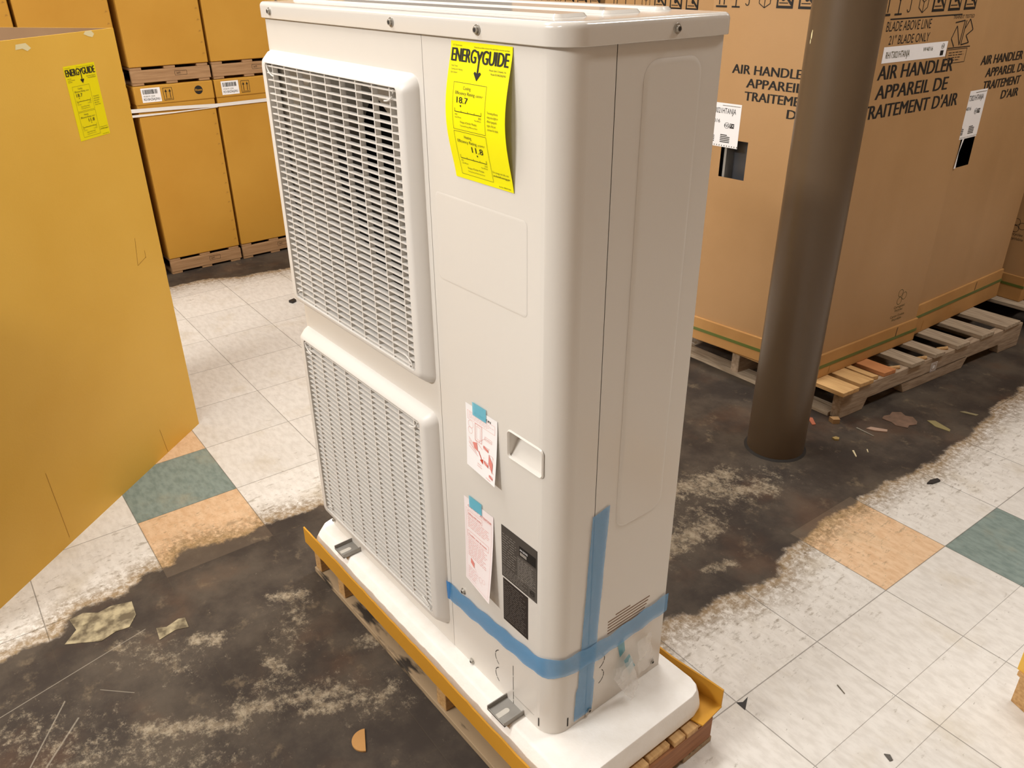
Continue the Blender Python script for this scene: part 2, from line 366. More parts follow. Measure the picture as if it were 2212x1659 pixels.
    g = mix(mth('MULTIPLY', ss(noise_(90, 4, .7, loc=(2, 0, 0)), .68, .73), .5), g, 'A69B86')
    if name != 'tile_cream': g = mix(.06, g, colr)
    def scratch(a_, b_, w_):
        sp_ = node('ShaderNodeSeparateXYZ'); L.new(geo, sp_.inputs[0]); dx, dy = b_[0] - a_[0], b_[1] - a_[1]; l_ = hypot(dx, dy); dx /= l_; dy /= l_
        px_ = mth('SUBTRACT', sp_.outputs[0], a_[0]); py_ = mth('SUBTRACT', sp_.outputs[1], a_[1])
        al = mth('ADD', mth('MULTIPLY', px_, dx), mth('MULTIPLY', py_, dy)); ac = mth('ABSOLUTE', mth('ADD', mth('MULTIPLY', px_, -dy), mth('MULTIPLY', py_, dx)))
        return mth('MULTIPLY', mth('MULTIPLY', mth('LESS_THAN', ac, w_), mth('GREATER_THAN', al, 0.0)), mth('LESS_THAN', al, l_))
    for a_, b_, w_ in SCR: g = mix(mth('MULTIPLY', scratch(a_, b_, w_), .5), g, 'A39A8A')
    wmask = ss(mth('ADD', mth('MULTIPLY', we, .7), mth('MULTIPLY_ADD', noise_(26, 12, .85), 2.6, -1.42)), .22, .60)
    g = mix(mth('MULTIPLY', wmask, .70), g, mix(ss(noise_(60, 5, .7, loc=(5, 5, 0)), .4, .6), '8A7B66', 'B5A78F'))
    stain = ss(sd, -.006, .014)
    base = mix(stain, base, g)
    wj = mth('MULTIPLY', mth('SUBTRACT', 1.0, ss(mth('MINIMUM', ex, ey), .002, .0065)), mth('MULTIPLY_ADD', stain, -.4, .62))
    base = mix(wj, base, '4B4234')
    L.new(base, b.inputs['Base Color'])
    rg = mth('MULTIPLY_ADD', stain, .12, .34); rg = mth('ADD', rg, mth('MULTIPLY', noise_(20, 4), .2)); L.new(rg, b.inputs['Roughness'])
    L.new(mth('MULTIPLY_ADD', stain, -.22, .45), b.inputs['Specular IOR Level'])
    bp = node('ShaderNodeBump'); bp.inputs['Strength'].default_value = .35; bp.inputs['Distance'].default_value = .002
    L.new(mth('ADD', mth('MULTIPLY', nz, .6), mth('MULTIPLY', wj, -.8)), bp.inputs['Height']); L.new(bp.outputs[0], b.inputs['Normal'])
    return m
build_floor()
def wall(name, a, b, m, h=CEIL):
    mb = MB(); mb.poly([(a[0], a[1], 0), (b[0], b[1], 0), (b[0], b[1], h), (a[0], a[1], h)], m); return tag(mb.build(name, smooth=0), kind='structure')
X0, X1, Y0, Y1 = -5.4, 3.0, -4.4, 5.0
wall('wall_left', (X0, Y0), (X0, Y1), WALLM); wall('wall_back', (X0, Y1), (X1, Y1), WALLM); wall('wall_right', (X1, Y1), (X1, Y0), WALLD); wall('wall_front', (X1, Y0), (X0, Y0), WALLM)
mb = MB(); mb.poly([(X0, Y0, CEIL), (X0, Y1, CEIL), (X1, Y1, CEIL), (X1, Y0, CEIL)], CEILM); tag(mb.build('ceiling', smooth=0), kind='structure')

# ================================================================ OUTDOOR UNIT
ZB, ZT = 0.153, 1.405; R = .042; DEP = .314; WID = .900
U = empty('outdoor_unit', (-.45, .157, .153), 'tall off-white metal air conditioner outdoor unit standing on white foam', 'air conditioner')
def arc(cx, cy, r, a0, a1, n): return [(cx + r * cos(radians(a0 + (a1 - a0) * i / n)), cy + r * sin(radians(a0 + (a1 - a0) * i / n))) for i in range(n + 1)]
def outline(x0, y0, x1, y1, rn, rs, n=6): return arc(x1 - rn, y0 + rn, rn, -90, 0, n) + arc(x1 - rs, y1 - rs, rs, 0, 90, 3) + arc(x0 + rs, y1 - rs, rs, 90, 180, 3) + arc(x0 + rs, y0 + rs, rs, 180, 270, 3)
XS = -.323; YS = .092
# fan panel: front from left edge to the seam, plus left side and back
mb = MB()
holes = [(-.874, -.362, .815, 1.330), (-.874, -.362, .222, .720)]
sheet(mb, [-.888, XS - .0006], [ZB, ZT], holes, lambda s, t: (s, 0, t), PAINT)
path = [(-.888, 0)] + arc(-.888, .012, .012, 270, 180, 4)[1:] + [(-.9, DEP), (-.2, DEP)]
for p, q in zip(path[:-1], path[1:]): mb.poly([(q[0], q[1], ZB), (p[0], p[1], ZB), (p[0], p[1], ZT), (q[0], q[1], ZT)], PAINT)
mb.build('fan_panel', U, weld=True, solid=.001)
# service panel wrapping round the near corner
CL = pi / 2 * R
def smap(s, t, off=0.0):
    """s runs along the outside: s<=-CL-... front, arc, side"""
    if s <= -R: x, y, nx, ny = s, 0, 0, -1
    elif s <= -R + CL:
        a = (s + R) / R; x = -R + R * sin(a); y = R - R * cos(a); nx, ny = sin(a), -cos(a)
    else: x, y, nx, ny = 0, R + (s + R - CL), 1, 0
    return (x + nx * off, y + ny * off, t)
def S_side(y): return -R + CL + (y - R)
mb = MB()
sheet(mb, [XS + .0006, -R - .001, -R + CL + .001] + [-R + CL * i / 10 for i in range(11)] + [S_side(YS - .0008)], [ZB, ZT], [(-.120, -.034, .752, .801)], lambda s, t: smap(s, t), PAINT)
mb.build('service_panel', U, weld=True, solid=.001)
# side panel + its pressed border
mb = MB()
mb.poly([(0, YS + .0008, ZB), (0, DEP - .006, ZB), (0, DEP - .006, ZT), (0, YS + .0008, ZT)], PAINT)
mb.poly([(0, DEP - .006, ZB), (-.006, DEP, ZB), (-.006, DEP, ZT), (0, DEP - .006, ZT)], PAINT)
mb.poly([(-.006, DEP, ZB), (-.2, DEP, ZB), (-.2, DEP, ZT), (-.006, DEP, ZT)], PAINT)
side = mb.build('side_panel', U, weld=True, solid=.001)
def rrect(x0, y0, x1, y1, r, n=5): return arc(x1 - r, y0 + r, r, -90, 0, n) + arc(x1 - r, y1 - r, r, 0, 90, n) + arc(x0 + r, y1 - r, r, 90, 180, n) + arc(x0 + r, y0 + r, r, 180, 270, n)
def emboss(name, parent, outl_in, outl_out, h, f, m):
    """raised plateau: outer ring at 0, inner ring at height h"""
    mb = MB(); n = len(outl_in)
    vs = [f(a, b, .0002) for a, b in outl_out] + [f(a, b, h) for a, b in outl_in]
    mb.mesh(vs, [(i, (i + 1) % n, n + (i + 1) % n, n + i) for i in range(n)] + [tuple(range(n, 2 * n))], m)
    return mb.build(name, parent, weld=True, smooth=60)
fside = lambda a, b, h: (h, a, b)
ffront = lambda a, b, h: (a, -h, b)
emboss('pressed_border', U, rrect(.153, .602, .257, 1.372, .020), rrect(.145, .594, .265, 1.380, .027), .0032, fside, PAINT)
emboss('pressed_rectangle', U, rrect(-.302, 1.024, -.076, 1.166, .006), rrect(-.306, 1.020, -.072, 1.170, .009), .0010, ffront, PAINT)
mb = MB()
for k in range(6):
    z = .383 - k * .0075; mb.box(.0, .0006, .142 + (.02 if k == 0 else 0), .262 - (.06 if k == 0 else k * .004), z - .0009, z + .0009, mat('slit_brown', '7C5F49', .7) if k == 0 else mb.mats[0])
mb.build('vent_slits', U, smooth=0)
# dark strips added behind the joints as the shade in the seams, floor pan
mb = MB(); mb.box(XS - .01, XS + .01, .0025, .004, ZB, ZT, DARKGAP); mb.build('seam_shade_strip', U, smooth=0); mb = MB(); mb.box(-.004, -.0025, YS - .01, YS + .01, ZB, ZT, DARKGAP); mb.build('seam_shade_strip', U, smooth=0)
pan = outline(-.895, .005, -.005, DEP - .005, R - .003, .008, 8); mb = MB(); mb.prism(pan, ZB + .001, ZB + .012, DARKGAP); mb.build('inner_pan', U, smooth=0); mb = MB(); mb.prism(pan, ZT - .005, ZT, DARKGAP); mb.build('top_stiffener', U, smooth=0)
# lid
mb = MB(); rings = []
def ol(ins): return outline(-.906 + ins, -.006 + ins, .006 - ins, .320 - ins, max(R + .004 - ins, .004), max(.014 - ins, .002), 8)
prof = [(0.001, 1.4035), (0, 1.4045), (0, 1.424)] + [(.009 * (1 - cos(radians(a))), 1.424 + .009 * sin(radians(a))) for a in (15, 30, 45, 60, 75, 90)]
vs = []; n = len(ol(0))
for ins, z in prof: vs += [(x, y, z) for x, y in ol(ins)]
fs = [(k * n + i, k * n + (i + 1) % n, (k + 1) * n + (i + 1) % n, (k + 1) * n + i) for k in range(len(prof) - 1) for i in range(n)]
fs.append(tuple(range((len(prof) - 1) * n, len(prof) * n)))
mb.mesh(vs, fs, PAINTG)
# pressed ribs of the lid
for y0, y1, xr in ((.045, .105, -.065), (.148, .222, -.078), (.268, .302, -.09)):
    o_ = rrect(-.86, y0, xr, y1, .012, 3); i_ = rrect(-.856, y0 + .004, xr - .004, y1 - .004, .009, 3); k = len(o_)
    mb.mesh([(a, b, 1.4331) for a, b in o_] + [(a, b, 1.4375) for a, b in i_], [(i, (i + 1) % k, k + (i + 1) % k, k + i) for i in range(k)] + [tuple(range(k, 2 * k))], PAINTG)
lid = mb.build('lid', U, smooth=45)
# screws
def screw(p, ax, parent, r=.0058):
    p = Vector(p); d = Vector(ax); mb = MB()
    mb.cyl(p, p + d * .0014, r * 1.25, STEEL, 18); mb.cyl(p + d * .0014, p + d * .0052, r * .82, STEEL, 6); mb.cyl(p + d * .0052, p + d * .0056, r * .5, DARKGAP, 10)
    return mb.build('screw', parent, loc=p, bevel=.0004, seg=1)
for x in (-.851, -.397, -.172): screw((x, -.006, 1.4165), (0, -1, 0), lid)
screw((.006, .198, 1.4165), (1, 0, 0), lid)
for p in ((-.256, 0, .160), (-.277, 0, .342), (-.883, 0, .170)): screw(p, (0, -1, 0), U)
for p in ((0, .100, .168), (0, .283, .180)): screw(p, (1, 0, 0), U)
# grilles
def grille(z0, z1, iz0, iz1, what, yb=-.0095):
    # z0,z1 outer at the panel, iz0,iz1 opening
    xo0, xo1 = -.8995, -.336; xi0, xi1 = -.868, -.369
    P = [(xo0, xo1, z0, z1, .022, 0.0), (xo0 + .002, xo1 - .003, z0 + .003, z1 - .003, .022, -.008), (xo0 + .009, xo1 - .014, z0 + .013, z1 - .014, .016, -.020), (xo0 + .016, xo1 - .022, z0 + .018, z1 - .022, .012, -.0235), (xi0, xi1, iz0, iz1, .008, -.0235), (xi0, xi1, iz0, iz1, .008, .0)]
    mb = MB(); vs = []
    for a, b, c, d, r, y in P: vs += [(x, y, z) for x, z in rrect(a, c, b, d, r, 5)]
    n = len(vs) // len(P)
    mb.mesh(vs, [(k * n + i, k * n + (i + 1) % n, (k + 1) * n + (i + 1) % n, (k + 1) * n + i) for k in range(len(P) - 1) for i in range(n)], PLASTIC)
    g = mb.build('fan_grille', U, loc=((xi0 + xi1) / 2, 0, (iz0 + iz1) / 2), weld=True, smooth=50); tag(g, label=what)
    mb = MB(); nS = 38; st = (iz1 - iz0) / nS
    for i in range(nS):
        z = iz0 + (i + .5) * st
        f = lambda x, y, zz: (x, y, zz)
        mb.mesh([(xi0, -.0205, z - .0013), (xi1, -.0205, z - .0013), (xi1, yb, z - .0005), (xi0, yb, z - .0005), (xi0, -.0205, z + .0013), (xi1, -.0205, z + .0013), (xi1, yb, z + .0005), (xi0, yb, z + .0005)],
                [(0, 1, 5, 4), (4, 5, 6, 7), (3, 2, 1, 0), (2, 3, 7, 6)], PLASTIC)
    tag(mb.build('slats', g, smooth=0))
    mb = MB(); nR = 9
    for i in range(nR):
        x = xi0 + .026 + (xi1 - xi0 - .052) * i / (nR - 1); mb.box(x - .0013, x + .0013, -.0200, -.0095, iz0, iz1, PLASTIC)
    mb.build('ribs', g, smooth=0)
    for sx, sz in ((0, 0), (1, 0), (0, 1), (1, 1)):
        mb = MB(); cx = xi0 + .004 if sx == 0 else xi1 - .004; cz = iz0 + .016 if sz == 0 else iz1 - .016; dx = 1 if sx == 0 else -1; dz = 1 if sz == 0 else -1
        mb.tube([(cx + dx * (.004 + .03 * (1 - cos(a))), -.0235, cz - dz * .012 + dz * .03 * 0 + dz * (.020 * sin(a))) for a in [i * pi / 2 / 6 for i in range(7)]][::-1], .0014, PLASTIC, 6); mb.build('corner_clip', g)
grille(.798, 1.345, .822, 1.324, 'open upper grille with the dark fan showing behind')
grille(.199, .738, .226, .714, 'lower grille whose slats close the view', -.002)
# shrouds and fans
for cz, z0, z1 in ((1.070, .80, 1.345), (.472, .205, .735)):
    mb = MB(); cx, r, yp, yb = -.617, .258, .010, .17; N_ = 48; ring = [(cx + r * cos(2 * pi * i / N_), cz + r * sin(2 * pi * i / N_)) for i in range(N_)]
    sq = []
    for i in range(N_):
        a = 2 * pi * i / N_; k = 1 / max(abs(cos(a)) / .277, abs(sin(a)) / .277); sq.append((cx + k * cos(a), cz + k * sin(a)))
    vs = [(x, yp, z) for x, z in sq] + [(x, yp, z) for x, z in ring] + [(cx + (x - cx) * .965, yp + .025, cz + (z - cz) * .965) for x, z in ring] + [(cx + (x - cx) * .965, yb, cz + (z - cz) * .965) for x, z in ring]
    mb.mesh(vs, [(k * N_ + i, (k + 1) * N_ + i, (k + 1) * N_ + (i + 1) % N_, k * N_ + (i + 1) % N_) for k in range(3) for i in range(N_)], SHROUD)
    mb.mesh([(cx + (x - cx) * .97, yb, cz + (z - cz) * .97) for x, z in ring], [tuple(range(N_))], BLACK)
    sh = mb.build('fan_shroud', U, loc=(cx, yp, cz), weld=True, smooth=40)
    mb = MB(); mb.cyl((cx, .08, cz), (cx, .14, cz), .045, FANM, 24, .05)
    for k in range(3):
        a0 = 2 * pi * k / 3 + .4; V = []; F = []; na, nr = 8, 6
        for i in range(na + 1):
            for j in range(nr + 1):
                rr = .045 + (.225 - .045) * j / nr; a = a0 + (i / na) * (1.1 + .35 * j / nr) + .25 * (j / nr) ** 2
                V.append((cx + rr * cos(a), .09 + .05 * i / na, cz + rr * sin(a)))
        for i in range(na):
            for j in range(nr): F.append((i * (nr + 1) + j, (i + 1) * (nr + 1) + j, (i + 1) * (nr + 1) + j + 1, i * (nr + 1) + j + 1))
        mb.mesh(V, F, FANM)
    mb.build('fan', U, loc=(cx, .1, cz))
# handle recess
mb = MB(); hx0, hx1, hz0, hz1 = -.120, -.034, .752, .801
mb.mesh([(hx0, 0, hz0), (hx1, 0, hz0), (hx1, 0, hz1), (hx0, 0, hz1), (hx0, .006, hz0 + .002), (hx1, .006, hz0 + .002), (hx1, .034, hz1), (hx0, .034, hz1)], [(4, 5, 6, 7), (0, 1, 5, 4), (3, 7, 6, 2), (0, 4, 7, 3), (1, 2, 6, 5)], PAINT)
rr_ = rrect(hx0 - .004, hz0 - .004, hx1 + .004, hz1 + .004, .009, 5); ri = rrect(hx0 + .0005, hz0 + .0005, hx1 - .0005, hz1 - .0005, .006, 5); n = len(rr_)
rm = [((a[0] + b[0]) / 2, (a[1] + b[1]) / 2) for a, b in zip(rr_, ri)]
mb.mesh([(a, -.0001, b) for a, b in rr_] + [(a, -.0026, b) for a, b in rm] + [(a, .001, b) for a, b in ri], [(k * n + i, k * n + (i + 1) % n, (k + 1) * n + (i + 1) % n, (k + 1) * n + i) for k in range(2) for i in range(n)], PAINT)
mb.build('handle_recess', U, smooth=60)
# knock-outs (dashed arcs), slots, score lines
mb = MB(); D = Deco(mb, lambda a, b, e: (a, -e, b))
for cz in (.248, .200):
    mb = MB(); D = Deco(mb, lambda a, b, e: (a, -e, b))
    for a0, a1 in ((2.1, 2.9), (3.0, 3.7), (3.8, 4.2)): D.ring(-.150, cz, .022, .0016, DARKGAP, 1, 6, a0, a1)
    mb.build('knockout_hole', U, smooth=0)
mb = MB(); D = Deco(mb, lambda a, b, e: (a, -e, b))
for a, b in ((.262, .235), (.232, .195), (.190, .168), (.165, .154)): D.line((-.1145, a), (-.1145, b), .0012, DARKGAP, 1)
D.line((-.114, .181), (-.05, .181), .0008, STEELD, 1); D.line((-.036, .186), (-.036, .163), .0028, DARKGAP, 1); mb.build('score_line', U, smooth=0)
for cz in (.285, .243):
    mb = MB(); D = Deco(mb, lambda a, b, e: (e, a, b))
    for a0, a1 in ((-.9, -.1), (0, .6), (.75, 1.1)): D.ring(.118, cz, .020, .0016, DARKGAP, 1, 6, a0 - .3, a1 - .3)
    mb.build('knockout_hole', U, smooth=0)
mb = MB(); mb.box(.0001, .0006, .0425, .0455, .163, .186, DARKGAP); mb.build('base_slot', U, smooth=0)
# mounting feet
def foot(x0, x1):
    mb = MB(); z = ZB + .001; t = .0022
    mb.box(x0, x1, -.050, .002, z, z + t, STEELD)
    mb.box(x0, x0 + t, -.050, .002, z + t, z + .012, STEELD); mb.box(x1 - t, x1, -.050, .002, z + t, z + .012, STEELD); mb.box(x0, x1, -.050, -.0475, z, z + .004, STEELD)
    cxx = (x0 + x1) / 2; mb.box(cxx - .006, cxx + .006, -.047, -.022, z + t, z + t + .0004, SLOTM); mb.cyl((cxx, -.022, z + t), (cxx, -.022, z + t + .0005), .006, SLOTM, 16)
    mb.build('mounting_foot', U, loc=(cxx, -.025, z), bevel=.0006, seg=1)
foot(-.790, -.741); foot(-.138, -.081)
# nameplates
def textlines(D, x0, x1, y0, y1, n, m, h=.35, seed=1, layer=2, gaps=.25):
    rg = random.Random(seed); dy = (y1 - y0) / n
    for i in range(n):
        x = x0; y = y1 - (i + .5) * dy
        end = x1 - rg.random() * (x1 - x0) * .25
        while x < end:
            l = (.4 + rg.random()) * dy * 2.2; x2 = min(x + l, end); D.line((x, y), (x2, y), dy * h, m, layer); x = x2 + dy * .55
mb = MB(); D = Deco(mb, lambda a, b, e: (a, -e, b))
D.rect(-.145, .474, -.0435, .593, PLATE, 1); D.rect(-.144, .554, -.0445, .592, PLATE, 1.4)
textlines(D, -.142, -.10, .505, .578, 13, PLATET, .22, 4); D.rect(-.093, .553, -.047, .575, INK, 2); D.text('AHRI CERTIFIED', -.091, .566, .004, PAPER, width=.022, layer=3); D.rect(-.0905, .556, -.072, .563, PLATET, 3)
for i in range(12): D.line((-.098, .548 - i * .0045), (-.047, .548 - i * .0045), .0005, PLATET)
for x in (-.098, -.085, -.074, -.06, -.047): D.line((x, .548), (x, .4985), .0005, PLATET)
textlines(D, -.097, -.048, .500, .547, 11, PLATET, .28, 9); D.frame(-.0655, .4765, -.0465, .4975, .0005, PLATET); D.ring(-.056, .489, .0055, .0009, INK, 3); D.text('ETL', -.056, .487, .004, INK, align='c', layer=3, bold=.02)
textlines(D, -.142, -.07, .478, .502, 6, PLATET, .25, 12)
mb.build('rating_plate', U, smooth=0)
mb = MB(); D = Deco(mb, lambda a, b, e: (a, -e, b)); D.rect(-.142, .3665, -.0685, .4705, PLATED, 1); textlines(D, -.139, -.072, .372, .466, 19, mat('plate_print_dim', '6A625C', .5), .3, 5); mb.build('warning_plate', U, smooth=0)

# ---------------------------------------------------------------- energy label artwork
def energy(D, w, h, yl, small=True):
    """artwork in (0..w, 0..h), h up"""
    X = lambda f: f * w; Y = lambda f: h * (1 - f)
    K = INK; kk = INKG
    D.text('U.S. Government', X(.04), Y(.032), h * .011, kk)
    D.text('Federal law prohibits removal of this label before consumer purchase.', X(.96), Y(.034), h * .0095, kk, align='r', width=w * .56)
    D.text('ENERG', X(.035), Y(.135), h * .088, K, width=w * .41, bold=.034)
    D.text('GUIDE', X(.55), Y(.135), h * .088, K, width=w * .41, bold=.034)
    # Y of the wordmark runs down into an arrow
    cx = X(.5); top = Y(.052)
    D.poly([(cx - w * .055, top), (cx - w * .022, top), (cx, Y(.082)), (cx, Y(.11)), (cx - w * .012, Y(.11))], K, 2.2); D.poly([(cx + w * .055, top), (cx + w * .012, Y(.11)), (cx, Y(.11)), (cx, Y(.082)), (cx + w * .022, top)], K, 2.2)
    D.rect(cx - w * .012, Y(.205), cx + w * .012, Y(.108), K, 2, 1, 3); D.poly([(cx - w * .06, Y(.20)), (cx - w * .04, Y(.188)), (cx, Y(.204)), (cx, Y(.25))], K, 2.2); D.poly([(cx + w * .06, Y(.20)), (cx, Y(.25)), (cx, Y(.204)), (cx + w * .04, Y(.188))], K, 2.2)
    for i, t in enumerate(('Heat Pump', 'Cooling and Heating', 'Split System')): D.text(t, X(.05), Y(.172 + i * .022), h * .0125, kk, xs=.95)
    for i, t in enumerate(('Rheem Sales Company, Inc.', 'Model RD18AZ0AJ3NU')): D.text(t, X(.95), Y(.172 + i * .025), h * .0125, kk, align='r', xs=.95, bold=.01)
    for top, head, sub, num, nx, a, b, s2, tri in ((.275, 'Cooling', '(SEER)*', '18.7', .20, '14.0', '38.0', '*Seasonal Energy Efficiency Ratio', .27), (.625, 'Heating', '(HSPF)*', '11.8', .40, '8.2', '15.0', '*Heating Seasonal Performance Factor', .48)):
        D.frame(X(.13), Y(top + .335), X(.68), Y(top), w * .004, kk, 2, 8)
        D.text(head, X(.36), Y(top + .045), h * .022, kk, align='c', xs=.9)
        D.text('Efficiency Rating', X(.17), Y(top + .082), h * .022, kk, width=w * .33); D.text(sub, X(.52), Y(top + .082), h * .013, kk, width=w * .12)
        D.text(num, X(nx), Y(top + .142), h * .042, K, width=w * .19, bold=.012)
        D.poly([(X(tri) - w * .014, Y(top + .156)), (X(tri) + w * .014, Y(top + .156)), (X(tri), Y(top + .172))], K, 2)
        D.line((X(.17), Y(top + .205)), (X(.62), Y(top + .205)), h * .005, K, 2, 4)
        for k in range(5): D.line((X(.17 + .1125 * k), Y(top + .205)), (X(.17 + .1125 * k), Y(top + (.18 if k in (0, 4) else .193))), w * .005, K)
        D.text(a, X(.17), Y(top + .232), h * .014, kk); D.text('Least Efficient', X(.17), Y(top + .25), h * .010, kk)
        D.text(b, X(.62), Y(top + .232), h * .014, kk, align='r'); D.text('Most Efficient', X(.62), Y(top + .25), h * .010, kk, align='r')
        D.text('Range of Similar Models', X(.40), Y(top + .283), h * .014, kk, align='c', width=w * .28); D.text(s2, X(.40), Y(top + .308), h * .010, kk, align='c', width=w * .30)
    for i, t in enumerate(('The heating efficiency', 'rating varies slightly in', 'different geographic', 'regions. Ask your', 'contractor for details.')): D.text(t, X(.715), Y(.455 + i * .029), h * .016, kk, xs=.62)
    D.text('For energy cost info, visit', X(.70), Y(.885), h * .0145, kk, width=w * .26); D.text('productinfo.energy.gov', X(.70), Y(.912), h * .0145, K, width=w * .27, bold=.02)
    D.text('Part No. 9380277196A', X(.96), Y(.985), h * .010, K, align='r')
LW, LH = .142, .194; LX, LZ = -.2425, 1.205
def lab_y(f):  # curl off the panel, f = 0 bottom .. 1 top
    return .0012 + .015 * max(0, sin(pi * min(1, max(0, f * 1.02)))) ** 1.3
mb = MB(); fm = lambda a, b, e: (LX + a, -(lab_y(b / LH) + e), LZ + b)
D = Deco(mb, fm, .0003); D.rect(0, 0, LW, LH, YELLOW, 0, 2, 24); energy(D, LW, LH, YELLOW)
tag(mb.build('energy_label', U, smooth=0), label='bright yellow efficiency label curling off the panel')

# ---------------------------------------------------------------- blue tapes on the unit
def ribbon(name, pts, wv, m, parent, off=.0012, amp=.0008, seed=0, nw=5, jag=True):
    """pts list of (s,z) on the wrapped surface, wv half-width vector function index->(ds,dz)"""
    mb = MB(); V = []; n = len(pts)
    for i, (s, z) in enumerate(pts):
        ds, dz = wv(i, n)
        for j in range(nw + 1):
            k = (j / nw - .5) * 2; nz = noise.noise(Vector((s * 40, z * 40, seed + j * .7))); e = off + amp * (1 + nz) + amp * .8 * abs(noise.noise(Vector((i * .9, j * 1.3, seed))))
            V.append(smap(s + ds * k + .0008 * noise.noise(Vector((i * 2.1, 5 + j, seed))), z + dz * k, e))
    mb.mesh(V, [(i * (nw + 1) + j, (i + 1) * (nw + 1) + j, (i + 1) * (nw + 1) + j + 1, i * (nw + 1) + j + 1) for i in range(n - 1) for j in range(nw)], m)
    return mb.build(name, parent, smooth=40)
n = 44; a = S_side(.106); b = S_side(.083)
ribbon('vertical_blue_tape', [(a + (b - a) * i / n, .655 - .49 * i / n) for i in range(n + 1)], lambda i, n: (.0205 + (.004 if i > n * .8 else 0), .004 if i < 3 else 0), BLUE, U, .0012, .0008, 3)
n = 60; sE = S_side(DEP - .001)
def zt(s):
    if s < 0: return .310 + .022 * max(0, (s + .328) / .328) ** 1.5
    return .332 - .012 * min(1, s / .1) + .012 * max(0, (s - .12) / .2)
ribbon('horizontal_blue_tape', [(-.329 + (sE + .329) * i / n, zt(-.329 + (sE + .329) * i / n)) for i in range(n + 1)], lambda i, n: (0, .0235 + .002 * sin(i * 1.1)), BLUE, U, .0024, .0009, 9)
mb = MB(); mb.poly([(-.333, -.006, .336), (-.321, -.0035, .334), (-.323, -.0035, .306), (-.326, -.0035, .286), (-.331, -.006, .288)], film('folded_blue_film', '1F7FC8', .85, .25)); mb.build('tape_end', U, smooth=0)

# ---------------------------------------------------------------- caution sheets taped on the unit (things of their own)
def sheet_paper(x0, z0, wd, ht, curl, shear, label, art, m, tape_m, tx):
    P = empty('caution_sheet', (x0 + wd / 2, 0, z0 + ht), label, 'instruction sheet')
    def fm(a, b, e):
        t = max(0.0, 1 - b / ht); return (x0 + a + shear * t, -(.0012 + curl * (t ** 1.5) * (.35 + .65 * a / wd) + e), z0 + b)
    mb = MB(); D = Deco(mb, fm, .00025); D.rect(0, 0, wd, ht, m, 0, 4, 14); art(D, wd, ht); mb.build('printed_paper', P, smooth=0)
    mb = MB(); D = Deco(mb, fm, .00025); D.rect(tx, ht - .016, tx + .040, ht + .010, tape_m, 5, 2, 2); mb.build('blue_tape', P, smooth=0)
RED2 = mat('arrow_red', 'C4452E', .6)
def art1(D, w, h):
    D.poly([(w * .27, h * .908), (w * .36, h * .908), (w * .315, h * .94)], INK, 2); D.text('CAUTION', w * .38, h * .905, h * .032, INK, width=w * .42, bold=.03)
    textlines(D, w * .1, w * .9, h * .79, h * .895, 5, INKP, .3, 2); D.frame(w * .06, h * .77, w * .93, h * .9, .0004, INKR)
    # line drawing of the unit with its corner bracket
    D.frame(w * .30, h * .50, w * .52, h * .76, .0008, INKR); D.frame(w * .35, h * .53, w * .47, h * .73, .0005, INKR)
    D.ring(w * .16, h * .70, w * .08, .0004, INKR); D.ring(w * .14, h * .60, w * .07, .0004, INKR)
    D.line((w * .08, h * .48), (w * .30, h * .38), .0006, INKR); D.line((w * .08, h * .40), (w * .36, h * .30), .0006, INKR); D.line((w * .30, h * .5), (w * .55, h * .42), .0006, INKR); D.line((w * .1, h * .34), (w * .4, h * .27), .0006, INKR)
    D.poly([(w * .22, h * .44), (w * .36, h * .47), (w * .40, h * .34), (w * .27, h * .36)], INKR, 2)
    for i in range(7): D.line((w * (.1 + .035 * i), h * (.46 - .02 * i)), (w * (.12 + .035 * i), h * (.38 - .01 * i)), .0004, INKR)
    D.frame(w * .62, h * .60, w * .84, h * .65, .0005, INKR); D.text('Cushion', w * .64, h * .615, h * .018, INKR, width=w * .18); D.line((w * .62, h * .62), (w * .42, h * .50), .0004, INKR)
    D.line((w * .42, h * .36), (w * .54, h * .25), .0022, RED2, 2); D.poly([(w * .58, h * .28), (w * .57, h * .20), (w * .47, h * .24)], RED2, 2)
    for cx, cy, a, b in ((.66, .45, .16, .05), (.83, .22, .13, .20), (.68, .22, .14, .055), (.86, .08, .12, .04)):
        D.poly([(w * (cx - a / 2), h * (cy + b * .3)), (w * (cx - a / 2), h * (cy + b)), (w * (cx + a / 2), h * (cy + b * .5)), (w * (cx + a / 2), h * (cy - b * .3))], INKR, 2); D.frame(w * (cx - a / 2), h * cy, w * (cx + a / 2), h * (cy + b), .0004, RED2, 3)
    for i, (x, y) in enumerate(((.77, .50), (.90, .40), (.60, .31), (.93, .18))): D.ring(w * x, h * y, .0012, .0003, INKR, 2, 8)
    D.text('Remove', w * .40, h * .15, h * .02, INKR); D.text('in advance', w * .38, h * .115, h * .02, INKR); D.text('9319337068', w * .70, h * .03, h * .015, INKR)
